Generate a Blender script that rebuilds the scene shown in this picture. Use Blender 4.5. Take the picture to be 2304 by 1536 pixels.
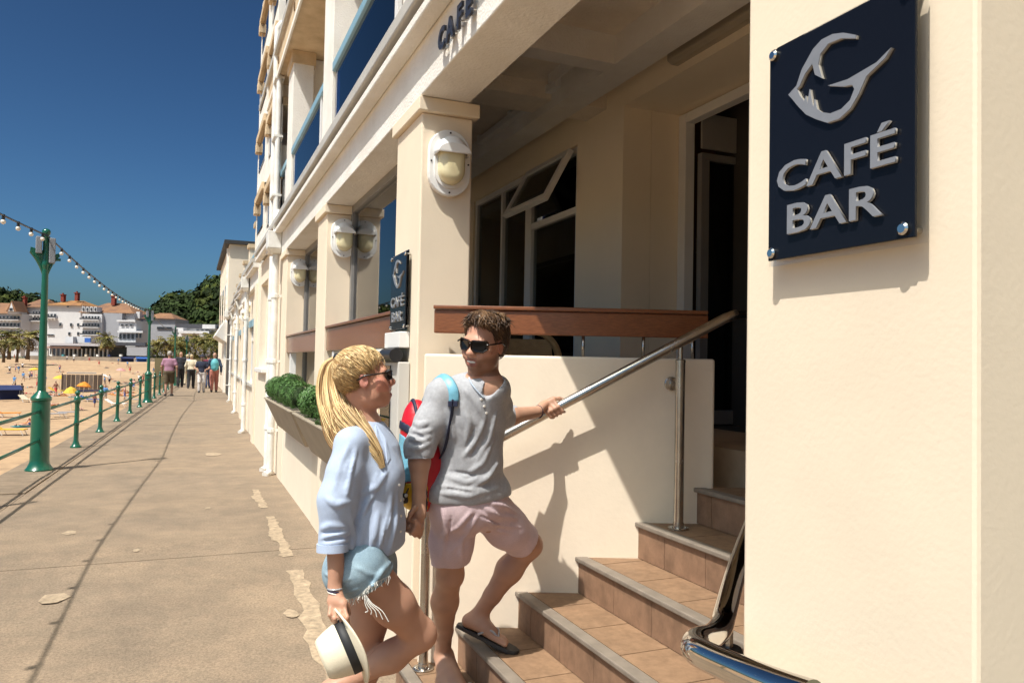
import bpy, math, random
import numpy as np
from mathutils import Vector, Matrix
for o in list(bpy.data.objects): bpy.data.objects.remove(o)
SC = bpy.context.scene
COL = SC.collection
rad = math.radians
# ------------------------------------------------------------------ camera
EYE = 1.5
YAW, PITCH, ROLL, FPX = rad(22.95), rad(1.712), rad(1.114), 1704.0
FW = Vector((math.sin(YAW)*math.cos(PITCH), math.cos(YAW)*math.cos(PITCH), math.sin(PITCH)))
_r = Vector((math.cos(YAW), -math.sin(YAW), 0)); _u = _r.cross(FW)
RT = _r*math.cos(ROLL) + _u*math.sin(ROLL); UP = -_r*math.sin(ROLL) + _u*math.cos(ROLL)
cam = bpy.data.cameras.new('camera'); camo = bpy.data.objects.new('camera', cam); COL.objects.link(camo)
cam.sensor_width = 36; cam.lens = FPX/2304*36; cam.clip_start = .05; cam.clip_end = 4000
m = Matrix.Identity(4)
for i in range(3): m[i][0] = RT[i]; m[i][1] = UP[i]; m[i][2] = -FW[i]
m.translation = Vector((0, 0, EYE)); camo.matrix_world = m
SC.camera = camo
def at(x, y, D):
    "a point seen at (x, y) in the survey photograph and D metres deep"
    return Vector((0, 0, EYE)) + (RT*((x-1152)/FPX) - UP*((y-768)/FPX) + FW)*D
def onz(x, y, z):
    d = at(x, y, 1)-Vector((0, 0, EYE)); return Vector((0, 0, EYE))+d*((z-EYE)/d.z)
def cvec(a, b, c):
    "vector from right, up, forward components"
    return RT*a + UP*b + FW*c
# ------------------------------------------------------------------ light
SUNV = Vector((1.47, 1.0, -3.15)).normalized()
W = bpy.data.worlds.new('World'); SC.world = W; W.use_nodes = True
nt = W.node_tree; bgn = nt.nodes['Background']
sky = nt.nodes.new('ShaderNodeTexSky'); sky.sky_type = 'NISHITA'; sky.sun_disc = False
sky.sun_elevation = math.asin(-SUNV.z); sky.sun_rotation = math.atan2(-SUNV.x, -SUNV.y) % (2*math.pi)
sky.altitude = 0; sky.air_density = .7; sky.dust_density = 2.5; sky.ozone_density = 6.0
# deep polarised summer blue: one even colour grade over the whole sky
gm = nt.nodes.new('ShaderNodeGamma'); gm.inputs[1].default_value = 1.8; nt.links.new(sky.outputs[0], gm.inputs[0])
tn = nt.nodes.new('ShaderNodeMixRGB'); tn.blend_type = 'MULTIPLY'; tn.inputs[0].default_value = 1; tn.inputs[2].default_value = (.455, .49, .355, 1); nt.links.new(gm.outputs[0], tn.inputs[1])
nt.links.new(tn.outputs[0], bgn.inputs[0]); bgn.inputs[1].default_value = .062
sl = bpy.data.lights.new('sun', 'SUN'); sl.energy = 3.9; sl.angle = rad(.53); sl.color = (1, .95, .88)
so = bpy.data.objects.new('sun', sl); COL.objects.link(so); so.rotation_euler = SUNV.to_track_quat('-Z', 'Y').to_euler(); so.location = (-20, -15, 45)
vs = SC.view_settings; vs.view_transform = 'Standard'; vs.look = 'None'; vs.gamma = 1; vs.use_curve_mapping = False; vs.exposure = .58
SC.render.engine = 'CYCLES'
try: SC.cycles.max_bounces = 10; SC.cycles.diffuse_bounces = 8; SC.cycles.transparent_max_bounces = 12
except Exception: pass
# ------------------------------------------------------------------ materials
def S(h):
    "sRGB hex to linear"
    v = [int(h[i:i+2], 16)/255 for i in (0, 2, 4)]
    return tuple(c/12.92 if c <= .04045 else ((c+.055)/1.055)**2.4 for c in v)
MATS = {}
def mat(name, col, rough=.6, var=.0, vscale=3., bump=0., bscale=60., metal=0., spec=.5, col2=None, detail=4, stretch=None, coat=0., bdist=.004, sheen=0., sss=0., obj=True, emit=None, vrough=0.):
    if name in MATS: return MATS[name]
    M = bpy.data.materials.new(name); M.use_nodes = True; N = M.node_tree; L = N.links
    b = N.nodes['Principled BSDF']
    b.inputs['Base Color'].default_value = (*col, 1); b.inputs['Roughness'].default_value = rough; b.inputs['Metallic'].default_value = metal
    b.inputs['Specular IOR Level'].default_value = spec
    if coat: b.inputs['Coat Weight'].default_value = coat; b.inputs['Coat Roughness'].default_value = .1
    if sheen: b.inputs['Sheen Weight'].default_value = sheen
    if sss:
        b.inputs['Subsurface Weight'].default_value = sss; b.inputs['Subsurface Radius'].default_value = (.012, .005, .003); b.inputs['Subsurface Scale'].default_value = 1
    tc = N.nodes.new('ShaderNodeTexCoord'); vec = tc.outputs['Object']
    if not obj:
        g = N.nodes.new('ShaderNodeNewGeometry'); vec = g.outputs['Position']
    if stretch:
        mp = N.nodes.new('ShaderNodeMapping'); L.new(vec, mp.inputs[0]); mp.inputs['Scale'].default_value = stretch; vec = mp.outputs[0]
    if var or col2:
        n = N.nodes.new('ShaderNodeTexNoise'); n.inputs['Scale'].default_value = vscale; n.inputs['Detail'].default_value = detail; n.inputs['Roughness'].default_value = .62
        L.new(vec, n.inputs['Vector'])
        r = N.nodes.new('ShaderNodeValToRGB'); L.new(n.outputs[0], r.inputs[0])
        c2 = col2 or tuple(min(1, c*(1+var)) for c in col); c1 = col if col2 else tuple(c*(1-var) for c in col)
        r.color_ramp.elements[0].position = .32; r.color_ramp.elements[1].position = .68
        r.color_ramp.elements[0].color = (*c1, 1); r.color_ramp.elements[1].color = (*c2, 1)
        L.new(r.outputs[0], b.inputs['Base Color'])
        if vrough:
            mr = N.nodes.new('ShaderNodeMapRange'); L.new(n.outputs[0], mr.inputs[0]); mr.inputs[3].default_value = rough-vrough; mr.inputs[4].default_value = rough+vrough
            L.new(mr.outputs[0], b.inputs['Roughness'])
    if bump:
        n2 = N.nodes.new('ShaderNodeTexNoise'); n2.inputs['Scale'].default_value = bscale; n2.inputs['Detail'].default_value = 3; L.new(vec, n2.inputs['Vector'])
        bp = N.nodes.new('ShaderNodeBump'); bp.inputs['Strength'].default_value = bump; bp.inputs['Distance'].default_value = bdist
        L.new(n2.outputs[0], bp.inputs['Height']); L.new(bp.outputs[0], b.inputs['Normal'])
    if emit:
        b.inputs['Emission Color'].default_value = (*emit, 1); b.inputs['Emission Strength'].default_value = 1
    MATS[name] = M; return M
def nodes(M): return M.node_tree.nodes, M.node_tree.links, M.node_tree.nodes['Principled BSDF']
def mul_noise(M, scale, lo, hi, detail=5, stretch=None, pos=False, p0=.35, p1=.65):
    "multiply the base colour by a second noise (weathering)"
    N, L, b = nodes(M)
    n = N.new('ShaderNodeTexNoise'); n.inputs['Scale'].default_value = scale; n.inputs['Detail'].default_value = detail; n.inputs['Roughness'].default_value = .65
    src = N.new('ShaderNodeNewGeometry').outputs['Position'] if pos else N.new('ShaderNodeTexCoord').outputs['Object']
    if stretch:
        mp = N.new('ShaderNodeMapping'); mp.inputs['Scale'].default_value = stretch; L.new(src, mp.inputs[0]); src = mp.outputs[0]
    L.new(src, n.inputs['Vector'])
    r = N.new('ShaderNodeValToRGB'); r.color_ramp.elements[0].position = p0; r.color_ramp.elements[1].position = p1
    r.color_ramp.elements[0].color = (*(lo if isinstance(lo, tuple) else (lo,)*3), 1); r.color_ramp.elements[1].color = (*(hi if isinstance(hi, tuple) else (hi,)*3), 1)
    L.new(n.outputs[0], r.inputs[0])
    mx = N.new('ShaderNodeMixRGB'); mx.blend_type = 'MULTIPLY'; mx.inputs[0].default_value = 1
    if b.inputs['Base Color'].links: L.new(b.inputs['Base Color'].links[0].from_socket, mx.inputs[1])
    else: mx.inputs[1].default_value = b.inputs['Base Color'].default_value
    L.new(r.outputs[0], mx.inputs[2]); L.new(mx.outputs[0], b.inputs['Base Color'])
    return M
def glass(name, tint, rough=.0, ior=1.5, refl=1.0):
    M = bpy.data.materials.new(name); M.use_nodes = True; N = M.node_tree; N.nodes.clear(); L = N.links
    out = N.nodes.new('ShaderNodeOutputMaterial'); t = N.nodes.new('ShaderNodeBsdfTransparent'); t.inputs[0].default_value = (*tint, 1)
    g = N.nodes.new('ShaderNodeBsdfGlossy'); g.inputs['Roughness'].default_value = rough; g.inputs[0].default_value = (refl, refl, refl, 1)
    f = N.nodes.new('ShaderNodeFresnel'); f.inputs[0].default_value = ior; mx = N.nodes.new('ShaderNodeMixShader')
    L.new(f.outputs[0], mx.inputs[0]); L.new(t.outputs[0], mx.inputs[1]); L.new(g.outputs[0], mx.inputs[2]); L.new(mx.outputs[0], out.inputs[0])
    MATS[name] = M; return M
# ------------------------------------------------------------------ mesh helpers
class MB:
    def __init__(s): s.v = []; s.f = []
    def add(s, vs, fs):
        n = len(s.v); s.v += [tuple(v) for v in vs]; s.f += [tuple(i+n for i in f) for f in fs]; return s
    def box(s, x0, x1, y0, y1, z0, z1):
        return s.add([(x0,y0,z0),(x1,y0,z0),(x1,y1,z0),(x0,y1,z0),(x0,y0,z1),(x1,y0,z1),(x1,y1,z1),(x0,y1,z1)],
                     [(0,3,2,1),(4,5,6,7),(0,1,5,4),(1,2,6,5),(2,3,7,6),(3,0,4,7)])
    def hexa(s, b, t):
        "bottom quad and top quad, both counter-clockwise from above"
        return s.add(list(b)+list(t), [(0,3,2,1),(4,5,6,7),(0,1,5,4),(1,2,6,5),(2,3,7,6),(3,0,4,7)])
    def obox(s, c, ax, ay, az):
        "box from centre and three half-axis vectors"
        c, ax, ay, az = map(Vector, (c, ax, ay, az)); q = lambda i, j, k: c+ax*i+ay*j+az*k
        return s.hexa([q(-1,-1,-1), q(1,-1,-1), q(1,1,-1), q(-1,1,-1)], [q(-1,-1,1), q(1,-1,1), q(1,1,1), q(-1,1,1)])
    def prism(s, poly, z0, z1, f=None):
        "closed polygon (counter-clockwise) extruded; f maps (x, y, z) to world"
        f = f or (lambda x, y, z: (x, y, z)); n = len(poly)
        vs = [f(x, y, z0) for x, y in poly]+[f(x, y, z1) for x, y in poly]
        return s.add(vs, [tuple(range(n-1, -1, -1)), tuple(range(n, 2*n))]+[(i, (i+1) % n, n+(i+1) % n, n+i) for i in range(n)])
    def tube(s, pts, r, seg=10, cap=True, flat=None):
        pts = [Vector(p) for p in pts]; n = len(pts); rs = r if hasattr(r, '__len__') else [r]*n
        t = (pts[1]-pts[0]).normalized(); a = t.orthogonal().normalized(); base = len(s.v); vs = []
        for i, p in enumerate(pts):
            t2 = ((pts[min(i+1, n-1)]-pts[i]).normalized()+(pts[i]-pts[max(i-1, 0)]).normalized())
            t2 = t2.normalized() if t2.length > 1e-6 else t
            a = (a-t2*a.dot(t2)).normalized(); b = t2.cross(a)
            for k in range(seg):
                an = 2*math.pi*k/seg; vs.append(p+(a*math.cos(an)+b*math.sin(an)*(flat or 1))*rs[i])
        fs = [(i*seg+k, i*seg+(k+1) % seg, (i+1)*seg+(k+1) % seg, (i+1)*seg+k) for i in range(n-1) for k in range(seg)]
        if cap: fs += [tuple(range(seg-1, -1, -1)), tuple(range((n-1)*seg, n*seg))]
        return s.add(vs, fs)
    def lathe(s, prof, c=(0, 0, 0), seg=16, ax=None):
        "profile of (radius, height) turned about ax"
        c = Vector(c); ax = Vector(ax or (0, 0, 1)).normalized(); a = ax.orthogonal().normalized(); b = ax.cross(a); n = len(prof); vs = []
        for r, h in prof:
            for k in range(seg):
                an = 2*math.pi*k/seg; vs.append(c+ax*h+(a*math.cos(an)+b*math.sin(an))*max(r, 1e-4))
        fs = [(i*seg+k, i*seg+(k+1) % seg, (i+1)*seg+(k+1) % seg, (i+1)*seg+k) for i in range(n-1) for k in range(seg)]
        fs += [tuple(range(seg-1, -1, -1)), tuple(range((n-1)*seg, n*seg))]
        return s.add(vs, fs)
    def ball(s, c, r, seg=12, rings=8, ax=None, sc=(1, 1, 1)):
        n = len(s.v)
        s.lathe([(r*math.sin(math.pi*i/rings), -r*math.cos(math.pi*i/rings)) for i in range(rings+1)], (0, 0, 0), seg, ax)
        c = Vector(c)
        s.v[n:] = [(c.x+v[0]*sc[0], c.y+v[1]*sc[1], c.z+v[2]*sc[2]) for v in s.v[n:]]; return s
    def build(s, name, m, parent=None, smooth=False, bevel=0., loc=None, seg=2):
        me = bpy.data.meshes.new(name); me.from_pydata(s.v, [], s.f); me.update()
        return link(name, me, m, parent, smooth, bevel, loc, seg)
def link(name, me, m, parent=None, smooth=False, bevel=0., loc=None, seg=2):
    o = bpy.data.objects.new(name, me); COL.objects.link(o)
    if m is not None and not me.materials: me.materials.append(m)
    if smooth:
        me.polygons.foreach_set('use_smooth', [True]*len(me.polygons))
        if smooth == 'auto':
            try: me.set_sharp_from_angle(angle=rad(38))
            except Exception: pass
    if bevel:
        b = o.modifiers.new('bevel', 'BEVEL'); b.width = bevel; b.segments = seg; b.limit_method = 'ANGLE'; b.angle_limit = rad(40)
    if loc is not None: o.location = loc
    if parent is not None: o.parent = parent
    return o
def tag(o, label=None, cat=None, group=None, kind=None):
    if label: o['label'] = label
    if cat: o['category'] = cat
    if group: o['group'] = group
    if kind: o['kind'] = kind
    return o
def thing(name, label, cat, loc=(0, 0, 0), rz=0, group=None):
    o = bpy.data.objects.new(name, None); COL.objects.link(o); o.location = loc; o.rotation_euler = (0, 0, rz); o.empty_display_size = .1
    return tag(o, label, cat, group)
def local(parent):
    bpy.context.view_layer.update()
def copy_tree(o, parent=None):
    c = o.copy(); COL.objects.link(c); c.parent = parent
    for ch in list(o.children): copy_tree(ch, c)
    return c
def keep(parent, *objs):
    "parent objects built in world coordinates to a thing that stands elsewhere"
    mi = Matrix.Translation(Vector(parent.location)) @ parent.rotation_euler.to_matrix().to_4x4()
    mi = mi.inverted()
    for o in objs: o.parent = parent; o.matrix_parent_inverse = mi
    return parent
def text_obj(name, body, m, size, depth, frame, parent=None, bold=0., space=1.):
    "lettering as solid mesh; frame = 4x4 matrix for the text plane"
    c = bpy.data.curves.new(name, 'FONT'); c.body = body; c.size = size; c.extrude = depth; c.offset = bold; c.space_character = space
    c.align_x = 'CENTER'; c.resolution_u = 3
    o = bpy.data.objects.new(name, c); COL.objects.link(o); bpy.context.view_layer.update()
    dg = bpy.context.evaluated_depsgraph_get(); me = bpy.data.meshes.new_from_object(o.evaluated_get(dg))
    bpy.data.objects.remove(o); me.transform(frame); me.materials.clear()
    return link(name, me, m, parent)
def spline(pts, n):
    "Catmull-Rom through points"
    P = [Vector(p) for p in pts]; P = [P[0]*2-P[1]]+P+[P[-1]*2-P[-2]]; out = []
    for i in range(1, len(P)-2):
        for k in range(n):
            t = k/n; a, b, c, d = P[i-1], P[i], P[i+1], P[i+2]
            out.append(.5*((2*b)+(c-a)*t+(2*a-5*b+4*c-d)*t*t+(3*b-a-3*c+d)*t*t*t))
    return out+[P[-2]]
# ------------------------------------------------------------------ parenting in world coordinates
def wm(o):
    if o is None: return Matrix.Identity(4)
    return wm(o.parent) @ o.matrix_parent_inverse @ o.matrix_basis
_link0 = link
def link(name, me, m, parent=None, smooth=False, bevel=0., loc=None, seg=2):
    o = _link0(name, me, m, None, smooth, bevel, loc, seg)
    if parent is not None:
        o.parent = parent; o.matrix_parent_inverse = wm(parent).inverted()
    return o
# ------------------------------------------------------------------ shared materials
CREAM = mat('cream_render', (.80, .68, .525), .85, .04, 1.6, .12, 85, bdist=.004, obj=False)
mul_noise(CREAM, .7, .93, 1.0, pos=True)
CREAMS = mat('smooth_cream_render', (.81, .70, .555), .8, .035, 1.1, .22, 45, bdist=.004, obj=False)
mul_noise(CREAMS, 9., .96, 1.0, pos=True)
WHITEW = mat('white_render', (.80, .775, .73), .85, .04, 2., .6, 70, bdist=.008, obj=False)
mul_noise(WHITEW, 2.2, (.90, .88, .85), (1, 1, 1), pos=True)
CEIL = mat('rough_ceiling_render', (.84, .755, .64), .9, .05, 6., .9, 60, bdist=.012, obj=False)
mul_noise(CEIL, 1.4, (.85, .82, .78), (1, 1, 1), pos=True)
WPAINT = mat('white_gloss_paint', (.82, .81, .78), .35, .03, 4.)
mul_noise(WPAINT, 6., (.9, .88, .84), (1, 1, 1))
STEEL = mat('brushed_steel', (.50, .47, .43), .26, .12, 9, .05, 300, metal=1, stretch=(1, 1, 1), vrough=.06)
CHROME = mat('polished_steel', (.66, .63, .59), .07, .08, 14, metal=1, vrough=.03)
BLACK = mat('black_plastic', (.015, .015, .017), .4)
DARK = mat('dark_void', (.01, .009, .008), .9)
CONC = mat('promenade_concrete', (.25, .19, .134), .92, .12, 2.2, .7, 160, bdist=.004, obj=False, detail=8)
mul_noise(CONC, .55, (.90, .90, .90), (1.08, 1.05, 1.0), 6, pos=True)
mul_noise(CONC, 75., .62, 1.12, 3, pos=True, p0=.28, p1=.62)
mul_noise(CONC, 6.5, (.93, .93, .92), (1.04, 1.02, 1.0), 6, pos=True, p0=.42, p1=.6)
COPE = mat('coping_stone', (.25, .185, .125), .92, .16, 5., .8, 70, bdist=.01, obj=False)
mul_noise(COPE, 1.3, .72, 1.05, pos=True)
JOINT = mat('joint_dirt', (.09, .075, .055), .95, .2, 8)
SAND = mat('beach_sand', (.44, .30, .18), .95, .06, .06, .5, 2., bdist=.08, obj=False, detail=8)
mul_noise(SAND, .9, (.80, .79, .78), (1.04, 1.03, 1.0), 8, pos=True, p0=.40, p1=.56)
mul_noise(SAND, .035, (.86, .82, .78), (1.05, 1.05, 1.05), 5, pos=True)
SEAWALL = mat('granite_wall', (.22, .18, .14), .9, .25, 3, .6, 12, bdist=.02)
PAINTMK = mat('worn_cream_floor_paint', (.38, .29, .195), .9, .2, 14., .5, 160, obj=False)
mul_noise(PAINTMK, 30., .72, 1.1, 4, pos=True)
# ------------------------------------------------------------------ promenade
def gz(y):
    "height of the promenade: it dips towards the cafe steps"
    t = min(1, max(0, (y-3.5)/3.6)); return -.115*(1-t*t*(3-2*t))
def xr(y): return -1.772+(y-11.497)*.0306
def xwall(y): return 1.07 if y < 13.5 else 1.07+(y-13.5)*.021
def strip(ys, x0, x1, top, bot):
    b = MB(); n = len(ys)
    for y in ys:
        for x, z in ((x0(y), gz(y)+top), (x1(y), gz(y)+top), (x1(y), gz(y)+bot), (x0(y), gz(y)+bot)): b.v.append((x, y, z))
    for i in range(n-1):
        a = i*4
        b.f += [(a, a+1, a+5, a+4), (a+1, a+2, a+6, a+5), (a+2, a+3, a+7, a+6), (a+3, a, a+4, a+7)]
    b.f += [(3, 2, 1, 0), (4*n-4, 4*n-3, 4*n-2, 4*n-1)]
    return b
def frange(a, b, n): return [a+(b-a)*i/n for i in range(n+1)]
prom = strip(frange(-8, 8, 32)+[20, 40, 90], lambda y: xr(y)-.36, lambda y: xwall(y)+.5, -.03, -.5).build('promenade', JOINT)
tag(prom, kind='structure')
edges = [-7.7, -3.7, .35, 2.35, 6.3, 10.35, 14.4, 18.5, 22.5, 26.6, 30.7, 38.7, 46.7, 58, 72, 90]
random.seed(3)
for a, b in zip(edges, edges[1:]):
    h = random.uniform(-.002, .002)
    strip(frange(a+.006, b-.006, 14), lambda y: xr(y)+.235, lambda y: xwall(y)+.45, h, -.028).build('concrete_slab', CONC, prom)
y = -7.5
while y < 60:
    l = random.uniform(1.1, 1.7) if y < 34 else 6
    strip([y+.004, y+l/2, y+l-.004], lambda v: xr(v)-.35, lambda v: xr(v)+.225, random.uniform(-.006, .012), -.028).build('coping_stone', COPE, prom, bevel=.008)
    y += l
wall = MB()
ys = frange(-8, 90, 24)
for y in ys: wall.v += [(xr(y)-.30, y, -.04), (xr(y)-.75, y, -3.6), (xr(y)+.6, y, -3.6), (xr(y)+.6, y, -.04)]
for i in range(len(ys)-1):
    a = i*4; wall.f += [(a, a+4, a+5, a+1), (a+3, a+2, a+6, a+7), (a, a+3, a+7, a+4)]
tag(wall.build('sea_wall', SEAWALL), kind='structure')
# worn paint along the foot of the cafe wall
random.seed(8)
for (y0, y1, xa, w) in ((3.05, 5.75, .74, .12), (6.1, 7.6, .73, .10), (8.05, 9.2, .72, .085)):
    n = 26; poly = []
    for i in range(n+1):
        t = i/n; poly.append((xa+w*(.5+.16*random.uniform(-1, 1)*(1 if .04 < t < .96 else 0)), y0+(y1-y0)*t))
    for i in range(n, -1, -1):
        t = i/n; poly.append((xa-w*(.5+.2*random.uniform(-1, 1))+.02*math.sin(9*t), y0+(y1-y0)*t))
    mk = MB(); k = len(poly)
    mk.v = [(x, y, gz(y)+.0045) for x, y in poly]
    mk.f = [(i, i+1, k-2-i, k-1-i) for i in range(n)]
    mk.build('painted_strip', PAINTMK, prom)
for (x, y, s) in ((.62, 4.9, .05), (-.35, 6.6, .035), (.2, 8.2, .03), (-.75, 5.6, .09), (.35, 12.8, .16), (.05, 3.4, .02), (.3, 3.9, .018), (-.9, 7.4, .06)):
    n = 11; mk = MB(); mk.v = [(x+s*(1+.35*random.uniform(-1, 1))*math.cos(6.283*i/n)*.8, y+1.5*s*(1+.35*random.uniform(-1, 1))*math.sin(6.283*i/n), gz(y)+.0045) for i in range(n)]
    mk.f = [tuple(range(n))]; mk.build('paint_splash', PAINTMK, prom)
# ------------------------------------------------------------------ beach
def sandz(x, y):
    t = min(1, max(0, (y-170)/110)); z = -3.3+3.2*t*t*(3-2*t)
    return z
bb = MB(); nx, ny = 60, 70
xs = [2-420*(i/nx)**1.6 for i in range(nx+1)]; ysb = [-40+400*(j/ny)**1.5 for j in range(ny+1)]
random.seed(5)
for j in range(ny+1):
    for i in range(nx+1):
        x, y = xs[i], ysb[j]
        x2 = x+xr(y)+.0
        bb.v.append((x2, y, sandz(x2, y)+.12*math.sin(x*.31+2*math.sin(y*.11))*math.sin(y*.23+x*.07)+random.uniform(-.03, .03)))
for j in range(ny):
    for i in range(nx):
        a = j*(nx+1)+i; bb.f.append((a+1, a, a+nx+1, a+nx+2))
tag(bb.build('beach_sand', SAND, smooth=True), kind='structure')
gr = MB().box(-3000, 3000, -300, 3500, -8, -3.9); tag(gr.build('ground', mat('far_ground', (.12, .11, .06), .95, .2, .01, obj=False)), kind='structure')
# ------------------------------------------------------------------ cafe and hotel building
TIMBER = mat('varnished_timber', (.27, .095, .035), .32, coat=.35, col2=(.15, .05, .02), vscale=5., stretch=(6, 6, 60), bump=.15, bscale=40, bdist=.002)
FRAME = mat('grey_aluminium', (.20, .19, .18), .45, .06, 6)
PVC = mat('white_window_frame', (.76, .75, .73), .4, .03, 5)
BLUERAIL = mat('pale_blue_rail_paint', (.23, .40, .50), .4, .05, 3)
GUTTER = mat('grey_gutter', (.48, .46, .42), .5, .08, 4)
PIPE = mat('white_plastic_pipe', (.80, .79, .76), .4, .04, 5)
mul_noise(PIPE, 5., (.86, .84, .79), (1, 1, 1), pos=True)
GLASS = glass('window_glass', (.80, .83, .84), 0, 1.52)
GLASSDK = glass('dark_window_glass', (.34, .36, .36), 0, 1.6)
GLASSBL = glass('blue_balcony_glass', (.09, .15, .36), .02, 1.4)
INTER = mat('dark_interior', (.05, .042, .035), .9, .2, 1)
BROWN = mat('brown_panelling', (.10, .04, .018), .45, .25, 4, stretch=(9, 9, 1.2))
TAN = mat('tan_render', (.62, .48, .315), .85, .06, 3, .4, 70, obj=False)
mul_noise(TAN, 3., (.82, .78, .72), (1, 1, 1), pos=True)
INW = mat('porch_cream_paint', (.88, .77, .60), .7, .03, 1.2, .15, 40, bdist=.003, obj=False)
X0 = 1.06
PY = [.755, 3.745, 6.70, 9.66]; PW = .505
H = thing('hotel_building', 'long cream rendered seafront building with white fascia, pillars and blue glass balconies', 'building', (1.2, 0, 0))
def hb(name, m, *boxes, bevel=0., parent=None, smooth=False):
    b = MB()
    for q in boxes: b.box(*q)
    return b.build(name, m, parent or H, bevel=bevel, smooth=smooth)
# pillars with capitals
for y in [-2.22]+PY:
    p = hb('pillar', CREAM, (X0, 1.336, y, y+PW, -.25, 2.786), bevel=.008)
    hb('capital', TAN if 0 else CREAM, (X0-.026, 1.366, y-.03, y+PW+.03, 2.788, 2.861), bevel=.006, parent=p)
# beam, fascia, cornice, gutter
YE = 13.5
hb('beam', WHITEW, (1.045, 1.308, -3.2, 10.4, 2.864, 3.40), bevel=.006)
hb('cornice', WHITEW, (.955, 1.043, -3.2, YE, 3.139, 3.196), bevel=.01)
hb('shadow_gap', GUTTER, (.99, 1.043, -3.2, YE, 3.199, 3.226))
hb('gutter', GUTTER, (.935, 1.20, -3.2, YE, 3.228, 3.315), bevel=.012)
# porch ceiling, cross beams, inner wall
XI = 2.75
hb('ceiling', CEIL, (1.30, 3.3, -3, 10.3, 3.492, 3.6))
hb('cross_beam', CEIL, (1.309, XI+.02, 4.80, 5.12, 3.378, 3.50), bevel=.006)
hb('cross_beam', CEIL, (1.309, XI+.02, 7.9, 8.22, 3.378, 3.50), bevel=.006)
w = MB()
w.box(XI, 2.98, 4.56, 5.25, 1.0, 3.50); w.box(XI, 2.98, 5.25, 10.3, 3.235, 3.50); w.box(XI, 2.98, 7.62, 10.3, 1.0, 3.235)
w.box(XI, 2.98, 5.25, 7.62, 1.0, 1.30); w.box(XI, 2.98, 1.0, 4.56, 3.326, 3.50); w.box(XI, 3.22, .5, 1.9, 1.0, 3.326)
w.build('inner_wall', INW, H)
hb('door_reveal', INW, (2.983, 3.30, 4.56, 4.9, 1.0, 3.60))
hb('door_lintel', INW, (2.983, 3.30, 1.0, 4.557, 3.329, 3.60))
hb('terrace_floor', mat('terrace_tiles', (.42, .31, .21), .6, .15, 5), (1.30, 3.3, 3.85, 10.3, .9, 1.088))
hb('landing_floor', mat('terrace_tiles', (.25, .16, .10)), (2.55, 3.3, 1.3, 3.85, .7, 1.088))
hb('side_wall', INW, (1.33, XI, 1.0, 1.262, -.2, 3.50))
hb('partition_wall', INW, (1.31, XI, 9.7, 10.1, 1.0, 3.5))
# window in the inner wall: frame, mullions, panes and the open top light
def window(y0, y1, z0, z1, x=XI, bars=(), trans=(), parent=None, m=PVC, g=GLASSDK, fw=.055, dep=.06):
    wn = MB()
    wn.box(x+.02, x+.02+dep, y0, y0+fw, z0, z1); wn.box(x+.02, x+.02+dep, y1-fw, y1, z0, z1)
    wn.box(x+.021, x+.019+dep, y0+fw, y1-fw, z0, z0+fw); wn.box(x+.021, x+.019+dep, y0+fw, y1-fw, z1-fw, z1)
    for yb, wb in bars: wn.box(x+.018, x+.022+dep, yb-wb/2, yb+wb/2, z0+fw, z1-fw)
    for ya, yb, zb in trans: wn.box(x+.019, x+.021+dep, ya, yb, zb-fw/2, zb+fw/2)
    f = wn.build('window', m, parent or H, bevel=.004)
    MB().box(x+.05, x+.056, y0+fw/2, y1-fw/2, z0+fw/2, z1-fw/2).build('pane', g, f)
    return f
wf = window(5.25, 7.62, 1.30, 3.235, bars=((6.22, .13), (6.86, .045)), trans=((5.25, 6.15, 2.73),))
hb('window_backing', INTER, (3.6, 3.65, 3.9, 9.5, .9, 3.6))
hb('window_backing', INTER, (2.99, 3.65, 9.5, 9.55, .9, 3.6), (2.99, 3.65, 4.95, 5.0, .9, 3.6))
# open top-hung light
sa = rad(28); s = MB()
def sash(u, v, t):  # u along Y, v down the sash, t thickness
    return (XI-.01-v*math.sin(sa)-t*math.cos(sa), u, 3.19-v*math.cos(sa)+t*math.sin(sa))
def sbox(u0, u1, v0, v1, t0=0, t1=.045):
    s.hexa([sash(u0, v1, t1), sash(u0, v1, t0), sash(u1, v1, t0), sash(u1, v1, t1)], [sash(u0, v0, t1), sash(u0, v0, t0), sash(u1, v0, t0), sash(u1, v0, t1)])
sbox(5.29, 5.34, 0, .47); sbox(6.08, 6.13, 0, .47); sbox(5.34, 6.08, 0, .05); sbox(5.34, 6.08, .42, .47)
sh = s.build('open_top_light', PVC, wf, bevel=.003)
s = MB(); sbox(5.335, 6.085, .045, .425, .02, .026); s.build('pane', GLASSDK, wf)
# door: frame, open leaf, paper notice, interior
dz0, dz1 = 1.09, 3.318
d = MB(); d.box(3.21, 3.29, 4.47, 4.556, dz0, dz1); d.box(3.211, 3.289, 2.0, 4.469, dz1-.07, dz1); d.box(3.21, 3.29, 1.9, 1.99, dz0, dz1)
df = d.build('door_frame', PVC, H, bevel=.005)
lf = MB(); lf.box(3.30, 4.32, 4.40, 4.45, 2.98, 3.03); lf.box(3.30, 3.37, 4.40, 4.45, 1.1, 2.98); lf.box(4.25, 4.32, 4.40, 4.45, 1.1, 2.98); lf.box(3.37, 4.25, 4.40, 4.45, 1.1, 1.2)
lo = lf.build('door_leaf', FRAME, H, bevel=.004); MB().box(3.36, 4.26, 4.42, 4.428, 1.19, 2.99).build('pane', GLASSDK, lo)
hb('over_panel', mat('grey_over_panel', (.30, .28, .26), .6), (3.30, 5.2, 4.395, 4.415, 3.06, 3.31))
hb('paper_notice', PVC, (3.62, 3.88, 4.36, 4.392, 2.72, 2.95), bevel=.004)
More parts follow.
